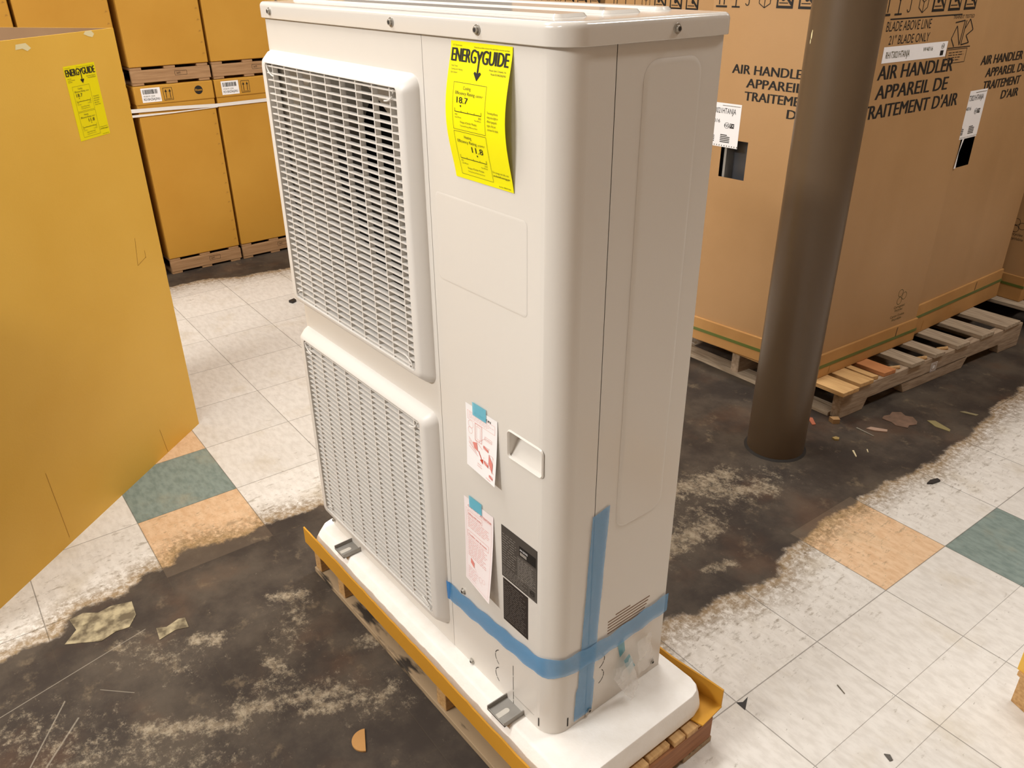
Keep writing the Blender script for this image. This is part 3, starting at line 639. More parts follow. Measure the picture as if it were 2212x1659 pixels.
def art2(D, w, h):
    D.text('CAUTION', w * .14, h * .905, h * .026, INKR, width=w * .34, bold=.01); D.text('ATTENTION', w * .55, h * .89, h * .026, INKR, width=w * .38, bold=.01)
    D.frame(w * .06, h * .03, w * .94, h * .88, .0004, INKP, 2, 4); D.frame(w * .12, h * .80, w * .62, h * .86, .0005, INKR); D.text('Filling with putty', w * .15, h * .815, h * .022, INKR, width=w * .44, bold=.01)
    textlines(D, w * .12, w * .88, h * .66, h * .79, 6, INKP, .35, 21); D.frame(w * .10, h * .55, w * .86, h * .62, .0005, INKR); D.text('Combler avec du mastic', w * .14, h * .57, h * .022, INKR, width=w * .66, bold=.01)
    textlines(D, w * .12, w * .88, h * .32, h * .54, 10, INKP, .35, 22); D.poly([(w * .22, h * .31), (w * .36, h * .28), (w * .36, h * .22), (w * .22, h * .25)], INKR, 2)
    D.ring(w * .62, h * .16, w * .06, .0004, INKP); D.ring(w * .74, h * .17, w * .05, .0004, INKP); D.line((w * .36, h * .24), (w * .7, h * .1), .0004, INKP); textlines(D, w * .12, w * .5, h * .05, h * .2, 6, INKP, .25, 23)
sheet_paper(-.2425, .678, .0925, .127, .012, .004, 'white sheet with a red line drawing taped above the pinkish sheet', art1, PAPER, BLUEP, .022)
sheet_paper(-.2600, .401, .0925, .193, .020, .006, 'pinkish text sheet taped on the unit left of the dark nameplates', art2, PAPERP, BLUEP, .018)

# plastic bag taped to the side
B = empty('plastic_bag', (.004, .19, .27), 'small crumpled clear plastic bag taped to the low right side of the unit', 'bag')
def crumple(c4, off, m, name, nx=9, ny=11, amp=.006, seed=0):
    mb = MB(); V = []
    for j in range(ny + 1):
        for i in range(nx + 1):
            u, v = i / nx, j / ny
            y = (c4[0][0] * (1 - u) + c4[1][0] * u) * (1 - v) + (c4[3][0] * (1 - u) + c4[2][0] * u) * v
            z = (c4[0][1] * (1 - u) + c4[1][1] * u) * (1 - v) + (c4[3][1] * (1 - u) + c4[2][1] * u) * v
            V.append((off + v * .012 + amp * (1 + noise.noise(Vector((y * 60, z * 60, seed)))) + .4 * amp * noise.noise(Vector((y * 160, z * 160, seed))), y, z))
    mb.mesh(V, [(j * (nx + 1) + i, j * (nx + 1) + i + 1, (j + 1) * (nx + 1) + i + 1, (j + 1) * (nx + 1) + i) for j in range(ny) for i in range(nx)], m)
    return mb.build(name, B, smooth=25)
crumple([(.225, .275), (.262, .285), (.262, .215), (.222, .198)], .004, BAG, 'bag_flap', seed=5)
crumple([(.150, .232), (.200, .262), (.212, .195), (.186, .166)], .006, BAG, 'bag_body', seed=1, amp=.009)
crumple([(.152, .228), (.196, .256), (.210, .190), (.186, .162)], .016, BAG, 'bag_body', seed=8, amp=.006)
mb = MB(); mb.tube([(.020, .192 + .012 * cos(a), .190 + .014 * sin(a)) for a in [i * 2 * pi / 16 for i in range(17)]], .0009, PAPER, 6); mb.build('ring_seal', B)
mb = MB(); D = Deco(mb, lambda a, b, e: (e, a, b), .0014)
for p, l in (([(.172, .300), (.190, .303), (.196, .268), (.182, .258)], 1), ([(.182, .258), (.196, .268), (.217, .222), (.201, .205)], 9)): D.poly(p, TEAL, l)
mb.build('teal_tape', B, smooth=0)

# ================================================================ FOAM, TRAY, PALLET UNDER THE UNIT
mb = MB(); fo = lambda i: outline(-.925 + i * .4, -.056 + i, .112 - i * .4, .345 - i * .4, .03, .045 - i * .4, 6)
FZ0, FZ1 = .0995, .1525
levels = [(.004, FZ0), (0, FZ0 + .006), (0, .118), (.003, .126), (.021, .1495), (.025, .1519), (.030, FZ1)]; vs = []
for i, z in levels: vs += [(x, y, z) for x, y in fo(i)]
n = len(fo(0)); mb.mesh(vs, [(k * n + i, k * n + (i + 1) % n, (k + 1) * n + (i + 1) % n, (k + 1) * n + i) for k in range(len(levels) - 1) for i in range(n)] + [tuple(range((len(levels) - 1) * n, len(levels) * n)), tuple(range(n))[::-1]], FOAM)
tag(mb.build('foam_base', loc=(-.4, .15, FZ0), smooth=25), 'white foam block under the outdoor unit, lying in the ochre cardboard tray', 'foam block')
TR = empty('cardboard_tray', (-.4, .15, .094), 'low ochre cardboard tray around the white foam, on the wooden pallet', 'tray')
def strip(pts, t, z0, z1, name, m, jit=.0015, taper=None, lean=0):
    mb = MB(); N_ = len(pts); V = []; rg = random.Random(len(pts))
    for k, (x, y) in enumerate(pts):
        dx = pts[min(k + 1, N_ - 1)][0] - pts[max(k - 1, 0)][0]; dy = pts[min(k + 1, N_ - 1)][1] - pts[max(k - 1, 0)][1]; l = hypot(dx, dy); nx, ny = -dy / l, dx / l
        a0 = z0 + rg.uniform(-jit, jit); a1 = (z1[k] if isinstance(z1, list) else z1) + rg.uniform(-jit, jit)
        V += [(x, y, a0), (x + nx * t, y + ny * t, a0), (x + nx * t + nx * lean, y + ny * t + ny * lean, a1), (x + nx * lean, y + ny * lean, a1)]
    F = [(4 * k + i, 4 * k + 4 + i, 4 * k + 4 + (i + 1) % 4, 4 * k + (i + 1) % 4) for k in range(N_ - 1) for i in range(4)] + [(0, 1, 2, 3), (4 * N_ - 1, 4 * N_ - 2, 4 * N_ - 3, 4 * N_ - 4)]
    mb.mesh(V, F, m); return mb.build(name, TR, smooth=0)
strip([(-.930 + (1.07) * i / 60, -.0715) for i in range(61)], .004, .102, [.152] * 61, 'front_wall', OCHREO)
strip([(.128, .368), (.10, .3645), (.06, .358), (.0, .351), (-.2, .352), (-.5, .352), (-.93, .352)], -.004, .094, [.143, .145, .146, .147, .147, .147, .147], 'back_wall', OCHREO, .0012)
mb = MB(); mb.prism([(-.93, -.067), (.10, -.067), (.10, .29), (.136, .300), (.130, .369), (-.93, .356)], .0935, .097, OCHREO); mb.build('tray_floor', TR, smooth=0)
PL = empty('wooden_pallet', (-.4, .15, 0), 'pine pallet carrying the outdoor unit, under the ochre tray', 'pallet')
PLm = [PINEY, PINEY, PINEY, REDW]
for (x0, x1), m in zip(((-.918, -.885), (-.785, -.752), (-.322, -.286), (.092, .127)), PLm):
    mb = MB(); mb.box(x0, x1, -.056, .348, .0165, .078, m); mb.build('stringer', PL, loc=((x0 + x1) / 2, .15, .0165), bevel=.002)
for y0, y1 in ((-.060, .05), (.12, .19), (.262, .352)):
    mb = MB(); mb.box(-.92, .127, y0, y1, 0, .016, SOOTW); mb.build('bottom_board', PL, loc=(-.4, (y0 + y1) / 2, 0), bevel=.001)
for y0, y1, x1 in ((-.055, .055, .122), (.062, .150, .126), (.156, .216, .122), (.225, .258, .127), (.262, .296, .129), (.30, .352, .126)):
    mb = MB(); mb.box(-.92, x1, y0, y1, .0785, .0925, PINE); mb.build('deck_board', PL, loc=(-.4, (y0 + y1) / 2, .0785), bevel=.0015)

# ================================================================ YELLOW COVER CARTON, LEFT
P0 = Vector((-1.937, -.02)); A = Vector((.640, -.768)).normalized(); Nn = Vector((-A.y, A.x)) * 1.0
Nn = Vector((.768, .640)).normalized()  # towards the camera
def cov(s, d, z): p = P0 + A * s - Nn * d; return (p.x, p.y, z)
CH, CWd, CD = 1.336, 1.12, .47
CV = empty('cover_carton', (P0.x + A.x * .5 - Nn.x * .2, P0.y + A.y * .5 - Nn.y * .2, 0), 'tall open-topped ochre cover carton with a yellow label, left foreground', 'carton')
def slab(s0, s1, d0, d1, name, mo, mi, z1=CH):
    mb = MB(); c = [(s0, d0), (s1, d0), (s1, d1), (s0, d1)]
    V = [cov(a, b, 0) for a, b in c] + [cov(a, b, z1) for a, b in c]
    F = [(0, 1, 5, 4), (1, 2, 6, 5), (2, 3, 7, 6), (3, 0, 4, 7), (4, 5, 6, 7), (3, 2, 1, 0)]
    mb.mesh(V, F, mo); ii = mb.mi(mi); return mb, ii
def addw(mb, name): return mb.build(name, CV, smooth=0, bevel=.0008, seg=1)
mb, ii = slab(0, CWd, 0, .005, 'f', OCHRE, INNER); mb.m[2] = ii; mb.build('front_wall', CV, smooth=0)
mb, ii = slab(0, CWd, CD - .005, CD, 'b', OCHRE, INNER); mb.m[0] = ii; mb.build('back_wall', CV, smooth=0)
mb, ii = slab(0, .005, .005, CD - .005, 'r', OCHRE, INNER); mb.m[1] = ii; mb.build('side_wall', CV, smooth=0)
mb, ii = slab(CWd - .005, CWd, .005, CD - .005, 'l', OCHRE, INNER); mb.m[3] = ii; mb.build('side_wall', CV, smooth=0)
mb = MB(); DC = Deco(mb, lambda a, b, e: cov(a, -e, b))
CR = mat('crease_brown', 'A8782A', .7); TORN = mat('torn_pale_paper', 'E6D9A8', .6)
for kind_, ops in (('crease', [((.20, .003), (.215, .10))]), ('crease', [((.70, .02), (.71, .25))]), ('cut_flap', [((.117, .74), (.132, .655)), ((.132, .655), (.085, .668)), ((.085, .69), (.085, .665))])):
    mb = MB(); DC = Deco(mb, lambda a, b, e: cov(a, -e, b))
    for p_, q_ in ops: DC.line(p_, q_, .0014, CR, 1)
    mb.build(kind_, CV, smooth=0)
for pts_ in ([(.09, 1.327), (.10, 1.319), (.115, 1.322), (.135, 1.329), (.125, 1.336), (.10, 1.336)], [(.345, 1.312), (.36, 1.306), (.375, 1.313), (.40, 1.312), (.395, 1.324), (.36, 1.325)]):
    mb = MB(); DC = Deco(mb, lambda a, b, e: cov(a, -e, b)); DC.poly(pts_, TORN, 1); mb.build('torn_spot', CV, smooth=0)
# label on the cover
mb = MB(); s1_, s0_ = .118, .2485; zl, zh = 1.060, 1.256
D = Deco(mb, lambda a, b, e: cov(s0_ - a, -e - .0004, zl + b), .0003); D.rect(0, 0, .130, .196, YELLOWD, 0); energy(D, .130, .196, YELLOWD)
tag(mb.build('energy_label', CV, smooth=0), label='flat yellow efficiency label with black wordmark')

# ================================================================ BACKGROUND OCHRE CARTONS
XF = -3.63
def small_pallet(y0, y1, z0, label):
    p = empty('carton_pallet', (XF - .45, (y0 + y1) / 2, z0), label, 'pallet', 'small pallets under the ochre cartons')
    for x0, x1 in ((XF - .018, XF), (XF - .46, XF - .44), (XF - .9, XF - .882)):
        mb = MB(); mb.box(x0, x1, y0 + .003, y1 - .003, z0 + .012, z0 + .070, TANW); mb.build('cross_board', p, loc=((x0 + x1) / 2, (y0 + y1) / 2, z0 + .012), bevel=.0012, seg=1)
    for f in (.0, .42, .84):
        mb = MB(); ya = y0 + .004 + f * (y1 - y0 - .008); mb.box(XF - .9, XF - .002, ya, ya + .055, z0, z0 + .0118, TANW); mb.build('bottom_board', p, loc=(XF - .45, ya, z0), bevel=.001, seg=1)
        mb = MB(); mb.box(XF - .9, XF - .002, ya, ya + .055, z0 + .0702, z0 + .082, TANW); mb.build('deck_board', p, loc=(XF - .45, ya, z0 + .07), bevel=.001, seg=1)
    mb = MB(); D = Deco(mb, lambda a, b, e: (XF + e, y0 + a, z0 + b)); D.frame(.215, .036, .275, .056, .0015, INK, 1); D.text('HT', .225, .040, .010, INK); mb.build('stamp', p, smooth=0)
    return p
def ochre_carton(y0, y1, z0, z1, label, lidband=True, sticker=True, logo=False):
    c = empty('ochre_carton', (XF - .45, (y0 + y1) / 2, z0), label, 'carton', 'ochre cartons stacked against the far wall')
    mb = MB(); mb.box(XF - .9, XF - .004, y0 + .004, y1 - .004, z0, z1 - (.004 if lidband else 0), OCHRED)
    for k in range(14 if z0 < .5 else 10):      # staple dents along the corner
        z = z0 + .04 + k * .052
        if z < z1 - .13: mb.poly([(XF - .0034, y1 - .028, z), (XF - .0034, y1 - .013, z + .004), (XF - .0034, y1 - .022, z + .010)], CR)
    mb.build('carton_body', c, bevel=.004, seg=2)
    if lidband:
        mb = MB(); mb.box(XF - .904, XF, y0 + .001, y1 - .001, z1 - .091, z1, OCHRED); mb.build('carton_lid', c, bevel=.006, seg=2)
    mb = MB(); D = Deco(mb, lambda a, b, e: (XF + e, y0 + a, z1 - .091 + b), .0006)
    if sticker:
        D.rect(.034, .013, .127, .080, PAPER, 1); rg = random.Random(int(y0 * 100)); x = .042
        while x < .112:
            w_ = rg.choice((.001, .0018, .003)); D.rect(x, .052, x + w_, .073, INK, 2); x += w_ + rg.choice((.001, .002))
        D.text('W3019 1234', .042, .038, .007, INKG, layer=2); D.text('RD18AZ0AJ3NU', .042, .022, .011, INK, layer=2, width=.078)
        mb.build('barcode_sticker', c, smooth=0); mb = MB(); D = Deco(mb, lambda a, b, e: (XF + e, y0 + a, z1 - .091 + b), .0006)
        D.frame(.141, .016, .185, .074, .002, INK, 1)
        for x in (.153, .173): D.line((x, .026), (x, .060), .003, INK, 1); D.poly([(x - .006, .055), (x + .006, .055), (x, .068)], INK, 2)
        D.line((.146, .022), (.180, .022), .002, INK, 1); mb.build('upright_mark', c, smooth=0)
    mb = MB(); D = Deco(mb, lambda a, b, e: (XF + e, y0 + a, z1 - .091 + b), .0006)
    if logo:
        D.disc(.318, .050, .021, INK, 1); D.text('Rheem', .318, .045, .011, OCHRED, align='c', layer=2, bold=.01, width=.034)
    if mb.v: mb.build('round_logo', c, smooth=0)
    return c
cols = [(-.796, -.396, 'hidden'), (-.392, .006, 'first'), (.014, .420, 'second'), (.444, .842, 'third'), (.848, 1.246, 'fourth'), (1.252, 1.65, 'fifth')]
lowl = {'third': ('lower ochre carton with round black logo, just right of the cover carton', 'pallet on the floor under the logo carton'), 'fourth': ('lower ochre carton with a white sticker, beside the outdoor unit, right of the logo carton', 'pallet on the floor beside the outdoor unit, right of the logo carton')}
upl = {'first': 'upper ochre carton at the top left corner, furthest left', 'second': 'upper ochre carton above the cover carton', 'third': 'upper ochre carton stacked over the carton with the round black logo', 'fourth': 'upper ochre carton stacked beside the outdoor unit top'}
for y0, y1, nm in cols:
    if nm in ('hidden',): continue
    l = lowl.get(nm, ('lower ochre carton hidden behind the ' + ('cover carton, ' + nm + ' column from left' if nm != 'fifth' else 'outdoor unit'), 'floor pallet behind the ' + ('cover carton, ' + nm + ' column from left' if nm != 'fifth' else 'outdoor unit, right end of the stack')))
    small_pallet(y0, y1, 0, l[1]); ochre_carton(y0, y1, .0835, .968, l[0], logo=(nm == 'third'))
    u = upl.get(nm, 'upper ochre carton behind the outdoor unit top')
    small_pallet(y0, y1, .970, 'raised pallet under the ' + u); ochre_carton(y0, y1, 1.0535, 1.94, u)
mb = MB()
mb.mesh([(XF + .0015, .40, .848), (XF + .003, .62, .844), (XF + .0015, .845, .835), (XF + .0015, 1.66, .835), (XF + .0015, .40, .866), (XF + .003, .62, .861), (XF + .0015, .845, .851), (XF + .0015, 1.66, .855)], [(0, 1, 5, 4), (1, 2, 6, 5), (2, 3, 7, 6)], WSTRAP)
mb.mesh([(XF + .0015, .40, .826), (XF + .002, .62, .828), (XF + .0015, .845, .833), (XF + .0015, .40, .838), (XF + .002, .62, .834), (XF + .0015, .845, .836)], [(0, 1, 4, 3), (1, 2, 5, 4)], WSTRAP)
tag(mb.build('packing_strap', loc=(XF, 1.0, .85), solid=.0008, smooth=0), 'white plastic strap wound across the front of the lower ochre cartons', 'strap')

# ================================================================ COLUMN
mb = MB(); PC = (-.502, 1.475)
mb.cyl((PC[0], PC[1], .0), (PC[0], PC[1], CEIL), .095, POLE, 64)
sc_ = empty('support_column', (PC[0], PC[1], 0), 'round brown painted steel column from floor to ceiling, before the air handler cartons', 'column')
mb.build('shaft', sc_, smooth=60)
mb = MB(); mb.cyl((PC[0], PC[1], 0), (PC[0], PC[1], .006), .104, DARKGAP, 40, .098); mb.build('floor_collar', sc_)
mb = MB()
for (a, z, r) in ((-2.05, 1.315, .006), (-2.07, 1.30, .004), (-2.04, 1.325, .003)):
    c_ = Vector((PC[0] + .0953 * cos(a), PC[1] + .0953 * sin(a), z)); t_ = Vector((-sin(a), cos(a), 0))
    mb.poly([c_ + t_ * r * .5 * cos(k) + Vector((0, 0, 1)) * r * 1.6 * sin(k) for k in [i * pi / 5 for i in range(10)]], TORN)
mb.build('paint_chips', sc_, smooth=0)

# ================================================================ AIR HANDLER CARTONS
def fmap2(p, q, off=0.0):
    """frame on vertical plane through p->q ; a along, b = z"""
    p = Vector(p); q = Vector(q); d = (q - p).normalized(); nrm = Vector((d.y, -d.x))
    return lambda a, b, e: (p.x + d.x * a + nrm.x * (e + off), p.y + d.y * a + nrm.y * (e + off), b)
def icons(D, x, z, s=.062, gap=.016, m=INK, newpart=None):
    # this-way-up bars, glass, umbrella, fragile cube, three black squares
    k = s
    def adv(w_): nonlocal x; x += w_ + gap
    for dx in (.25, .6): D.line((x + dx * k, z + .006), (x + dx * k, z + k), .004, m); D.poly([(x + dx * k - .007, z + k), (x + dx * k + .007, z + k), (x + dx * k, z + k * 1.25)], m)
    D.line((x, z), (x + k * .85, z), .006, m); adv(k * .85)
    D.line((x + k * .3, z), (x + k * .3, z + k * .6), .004, m); D.line((x, z), (x + k * .6, z), .005, m); D.poly([(x + k * .05, z + k * 1.2), (x + k * .25, z + k * .6), (x + k * .35, z + k * .6), (x + k * .55, z + k * 1.2)], m); adv(k * .6)
    D.line((x + k * .3, z + .01), (x + k * .3, z + k), .003, m); D.ring(x + k * .18, z + .012, k * .12, .003, m, 2, 10, pi, 2 * pi); D.poly([(x - .01, z + k * .9), (x + k * .65, z + k * .9), (x + k * .3, z + k * 1.3)], m); adv(k * .65)
    c = (x + k * .42, z + k * .5); h = [(c[0] + k * .45 * cos(a), c[1] + k * .5 * sin(a)) for a in [pi / 6 + i * pi / 3 for i in range(6)]]
    for i in range(6): D.line(h[i], h[(i + 1) % 6], .0025, m)
    for i in (0, 2, 4): D.line(c, h[i], .0025, m)
    adv(k * .9)
    for q in range(3):
        if q == 0 and newpart: D = newpart()
        D.rect(x, z, x + k * 1.15, z + k * 1.25, m); D.rect(x + .007, z + .008, x + k * 1.15 - .007, z + k * 1.25 - .008, KRAFT, 3)
        D.line((x + .01, z + .016), (x + k * .8, z + .016), .003, m, 4); D.disc(x + k * (.45 + .1 * q), z + k * .55, k * .14, m, 4, 12); D.line((x + .01, z + k * 1.15), (x + k * 1.05, z + .012), .008, m, 5); adv(k * 1.15)
def air_carton(fp, z0, z1, label, group='kraft air handler cartons'):
    """fp footprint: near corner, right-end, back, left (counter-clockwise)"""
    c = empty('air_handler_carton', (sum(p[0] for p in fp) / 4, sum(p[1] for p in fp) / 4, z0), label, 'carton', group); return c
def prismoid(mb, fp, z0, z1, m, grow=0):
    cx = sum(p[0] for p in fp) / 4; cy = sum(p[1] for p in fp) / 4
    g = [(p[0] + math.copysign(grow, p[0] - cx), p[1] + math.copysign(grow, p[1] - cy)) for p in fp]
    mb.prism(g, z0, z1, m)
def carton_shell(c, fp, z0, z1, holes=(), m=KRAFT):
    """four walls as sheets, hole (wall index, a0,a1,z0,z1)"""
    mb = MB()
    for k in range(4):
        p, q = fp[k], fp[(k + 1) % 4]; L_ = hypot(q[0] - p[0], q[1] - p[1]); f = fmap2(p, q)
        hs = [h[1:] for h in holes if h[0] == k]
        sheet(mb, [0, L_], [z0, z1], hs, lambda s, t: f(s, t, 0), m)
    mb.poly([(p[0], p[1], z1) for p in fp], m); mb.mesh([(p[0], p[1], z0) for p in fp], [(3, 2, 1, 0)], m)
    mb.build('carton_body', c, smooth=0, bevel=0)
def cap(c, fp, z0, z1, strap_z):
    mb = MB(); prismoid(mb, fp, z0, z1, KRAFTC, .007); mb.build('base_cap', c, bevel=.003, smooth=0)
    mb = MB(); prismoid(mb, fp, strap_z - .006, strap_z + .006, GSTRAP, .0085); mb.build('green_strap', c, smooth=0)
    mb = MB()
    p, q = fp[0], fp[1]; f = fmap2(p, q, .0079); D = Deco(mb, f, .0003); D.line((.52 if c.name.startswith('zz') else .08, z0 + .01), (.085, z0 + .05), .002, CR, 1); D.line((.49, z1 - .006), (.485, z1 - .045), .003, DARKGAP, 1); mb.build('cap_slots', c, smooth=0)
ZP = .1255
# carton by the column
c1n = (-.582, 1.786); c1r = (-.531, 2.405); c1l = (-1.165, 1.742); c1b = (c1l[0] + (c1r[0] - c1n[0]), c1l[1] + (c1r[1] - c1n[1]))
fp1 = [c1n, c1r, c1b, c1l]
C1 = air_carton(fp1, ZP, 1.75, 'large kraft air handler carton directly behind the brown column')
Lf = hypot(c1l[0] - c1n[0], c1l[1] - c1n[1])
def fx(x): return Lf - (c1n[0] - x) / (c1n[0] - c1l[0]) * Lf     # front wall runs left -> near corner
def fy(y): return (y - c1n[1]) * 1.0034
carton_shell(C1, fp1, ZP + .02, 1.75, [(3, fx(-1.073), fx(-.966), .79, .925)])
mb = MB(); f = fmap2(c1l, c1n, -.05); D = Deco(mb, f, 0); D.rect(fx(-1.10), .74, fx(-.93), .96, GREYMET, 1); mb.box(-1.062, -1.052, 1.755, 1.80, .75, .95, STEELD); mb.build('metal_cabinet_inside', C1, smooth=0)
cap(C1, fp1, ZP, .222, .172)
mb = MB(); D = Deco(mb, fmap2(c1l, c1n))
for i, (t, x, w_) in enumerate((('AIR HANDLER', -1.062, .292), ('APPAREIL DE', -1.0, .285), ('TRAITEMENT', -1.002, .272), ("D'AIR", -.833, .125))): D.text(t, fx(x), 1.149 - i * .0425, .0285, INK, width=w_, bold=.036, layer=1)
mb.build('lettering', C1, smooth=0); mb = MB(); D = Deco(mb, fmap2(c1l, c1n)); icons(D, fx(-1.155), 1.357, .052, .0185); mb.build('handling_icons', C1, smooth=0)
def ship_label(c, f, x0, x1, z0, z1, full=True):
    mb = MB(); D = Deco(mb, f, .0006); w_ = x1 - x0; D.rect(x0, z0, x1, z1, PAPER, 1, 3, 3)
    D.text('RH1T3021HTANJA', x1 - .02 * 1 - (.0 if full else 0), z1 - .035, .018, INK, width=min(.15, w_ * .8), align='r', layer=2)
    D.text('W4016', x0 + w_ * .12, z1 - .068, .012, INK, layer=2); D.ring(x1 - .052, z1 - .075, .010, .0012, INK, 2, 16); D.text('NS', x1 - .052, z1 - .080, .010, INK, align='c', layer=3); D.rect(x1 - .040, z1 - .083, x1 - .022, z1 - .067, INK, 2); D.text('TX', x1 - .031, z1 - .079, .009, PAPER, align='c', layer=3)
    for q in ((x0 + .02, x0 + .055), (x1 - .075, x1 - .035)):
        for i in range(5): D.line((q[0], z0 + .018 + i * .006), (q[1] - (i == 4) * .012, z0 + .018 + i * .006), .003, INK, 2)
    k = x0 + .004
    while k < x1 - .003: D.rect(k, z0 + .003, k + .003, z0 + .007, INKG, 2); k += .0105
    D.line((x0 + w_ * .5, z1 - .008), (x1 - .004, z1 - .008), .0015, INKG, 2)
    mb.build('shipping_label', c, smooth=0)
ship_label(C1, fmap2(c1l, c1n), fx(-1.162), fx(-1.008), .896, 1.047)
mb = MB(); f1 = fmap2(c1n, c1r); D = Deco(mb, f1)
D.line((fy(1.847), 1.334), (fy(2.239), 1.334), .004, INK, 1); D.text('BLADE ABOVE LINE', fy(1.835), 1.300, .027, INK, width=.237, layer=1); D.text('21" BLADE ONLY', fy(1.86), 1.262, .025, INK, width=.217, layer=1)
for i, (t, y, w_) in enumerate((('AIR HANDLER', 1.838, .415), ('APPAREIL DE', 1.845, .40), ("TRAITEMENT D'AIR", 1.787, .545))): D.text(t, fy(y), 1.160 - i * .0585, .0405, INK, width=w_, bold=.036, layer=1)
mb.build('lettering', C1, smooth=0); mb = MB(); D = Deco(mb, f1); icons(D, fy(1.79), 1.347, .060, .022); mb.build('handling_icons', C1, smooth=0); mb = MB(); D = Deco(mb, f1)
# transit-tested mark
D.text('TRANSIT TESTED', fy(2.19), 1.322, .010, INK, width=.125, layer=1)
zz = [((.0, 1.31), (.055, 1.315)), ((.055, 1.315), (.05, 1.24)), ((.05, 1.24), (.015, 1.30)), ((.015, 1.30), (-.005, 1.262)), ((-.005, 1.262), (.02, 1.236)), ((.065, 1.315), (.06, 1.24)), ((.06, 1.24), (.105, 1.245)), ((.105, 1.245), (.08, 1.268)), ((.08, 1.268), (.115, 1.285)), ((.115, 1.285), (.085, 1.318)), ((.085, 1.318), (.065, 1.29))]
for a, b in zz: D.line((fy(2.21) + a[0], a[1]), (fy(2.21) + b[0], b[1]), .004, INK, 1)
D.frame(fy(2.195), 1.185, fy(2.315), 1.228, .002, INK, 1); textlines(D, fy(2.21), fy(2.30), 1.19, 1.222, 4, INK, .3, 3, 1); D.line((fy(2.195), 1.233), (fy(2.33), 1.233), .003, INK, 1)
mb.build('transit_mark', C1, smooth=0); mb = MB(); D = Deco(mb, f1)
for k in range(3): D.ring(fy(2.262) + .018 * cos(k * 2.1), .345 + .018 * sin(k * 2.1), .015, .002, INKG, 1, 14)
D.text('Corrugated', fy(2.262), .300, .010, INKG, align='c', layer=1); D.text('Recycles', fy(2.262), .286, .010, INKG, align='c', layer=1); D.text('Carton Ondule', fy(2.262), .262, .010, INKG, align='c', layer=1); D.text('Recyclable', fy(2.262), .248, .010, INKG, align='c', layer=1)
mb.build('recycling_mark', C1, smooth=0)
mb = MB(); D = Deco(mb, f1, .0006); D.rect(fy(1.842), 1.209, fy(2.19), 1.256, PAPER, 1, 3, 1); D.text('RH1T3021HTANJA', fy(1.858), 1.222, .019, INKG, width=.125, layer=2); D.text('W4016', fy(2.055), 1.232, .012, INKG, layer=2); D.ring(fy(2.165), 1.242, .008, .001, INKG, 2, 14); D.text('NS', fy(2.165), 1.238, .008, INKG, align='c', layer=3); D.rect(fy(2.156), 1.214, fy(2.174), 1.229, INK, 2)
mb.build('strip_label', C1, smooth=0)
# second carton
c2n = (-.555, 2.428); c2r = (-.530, 3.155); c2l = (-1.14, 2.45); c2b = (-1.115, 3.175); fp2 = [c2n, c2r, c2b, c2l]
C2 = air_carton(fp2, ZP, 1.75, 'kraft air handler carton right of the strip-labelled one, torn white sticker over a black hole')
carton_shell(C2, fp2, ZP + .02, 1.75, [(0, .045, .150, .80, .935)])
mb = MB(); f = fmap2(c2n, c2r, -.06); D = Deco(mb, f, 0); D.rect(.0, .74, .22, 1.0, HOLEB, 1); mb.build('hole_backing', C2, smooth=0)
cap(C2, fp2, ZP, .258, .205)
f2 = fmap2(c2n, c2r, .0006)
mb = MB(); D = Deco(mb, f2)
for i, (t, x, w_) in enumerate((('AIR HANDLER', .055, .312), ('APPAREIL DE', .112, .305), ('TRAITEMENT', .114, .285), ("D'AIR", .275, .135))): D.text(t, x, 1.160 - i * .0445, .0295, INK, width=w_, bold=.036, layer=1)
mb.build('lettering', C2, smooth=0); mb = MB(); D = Deco(mb, f2); icons(D, .02, 1.375, .055, .022); mb.build('handling_icons', C2, smooth=0)
ship_label(C2, f2, -.012, .155, .905, 1.075)
mb = MB(); D = Deco(mb, f2, .0015); D.poly([(.035, .80), (.048, .80), (.046, .86), (.062, .905), (.05, .91)], PAPER, 2); mb.build('torn_paper', C2, smooth=0)
# third carton on its low pallet
c3n = (-.462, 3.255); c3r = (-.40, 3.95); c3l = (-1.05, 3.30); c3b = (-1.0, 4.0); fp3 = [c3n, c3r, c3b, c3l]
C3 = air_carton(fp3, .095, 1.75, 'kraft air handler carton at the right edge of the picture, furthest back')
carton_shell(C3, fp3, .11, 1.75); cap(C3, fp3, .095, .21, .165)
mb = MB(); D = Deco(mb, fmap2(c3l, c3n)); 
for k in range(3): D.ring(.50 + .018 * cos(k * 2.1), .43 + .018 * sin(k * 2.1), .015, .002, INK, 1, 14)
D.text('Recycles', .50, .385, .012, INK, align='c', layer=1); D.text('Recyclable', .50, .365, .012, INK, align='c', layer=1); mb.build('recycling_mark', C3, smooth=0)
# cartons further left, seen just above the lid of the unit
c4 = [(-1.365, 2.02), (-1.33, 2.62), (-1.95, 2.64), (-1.975, 2.02)]; C4 = air_carton(c4, ZP, 1.75, 'shaded air handler carton seen over the lid, left of the column cartons'); carton_shell(C4, c4, ZP + .02, 1.75); cap(C4, c4, ZP, .222, .172)
mb = MB(); D = Deco(mb, fmap2(c4[3], c4[0])); icons(D, .04, 1.322, .055, .02); mb.build('handling_icons', C4, smooth=0); mb = MB(); D = Deco(mb, fmap2(c4[3], c4[0])); D.text('AIR HANDLER', .12, 1.147, .033, INK, width=.312, bold=.036, layer=1); mb.build('lettering', C4, smooth=0)
c5_ = [(-2.01, 2.02), (-1.99, 2.62), (-2.60, 2.64), (-2.62, 2.02)]; C5 = air_carton(c5_, ZP, 1.75, 'tan air handler carton seen over the middle of the lid'); carton_shell(C5, c5_, ZP + .02, 1.75); cap(C5, c5_, ZP, .222, .172)
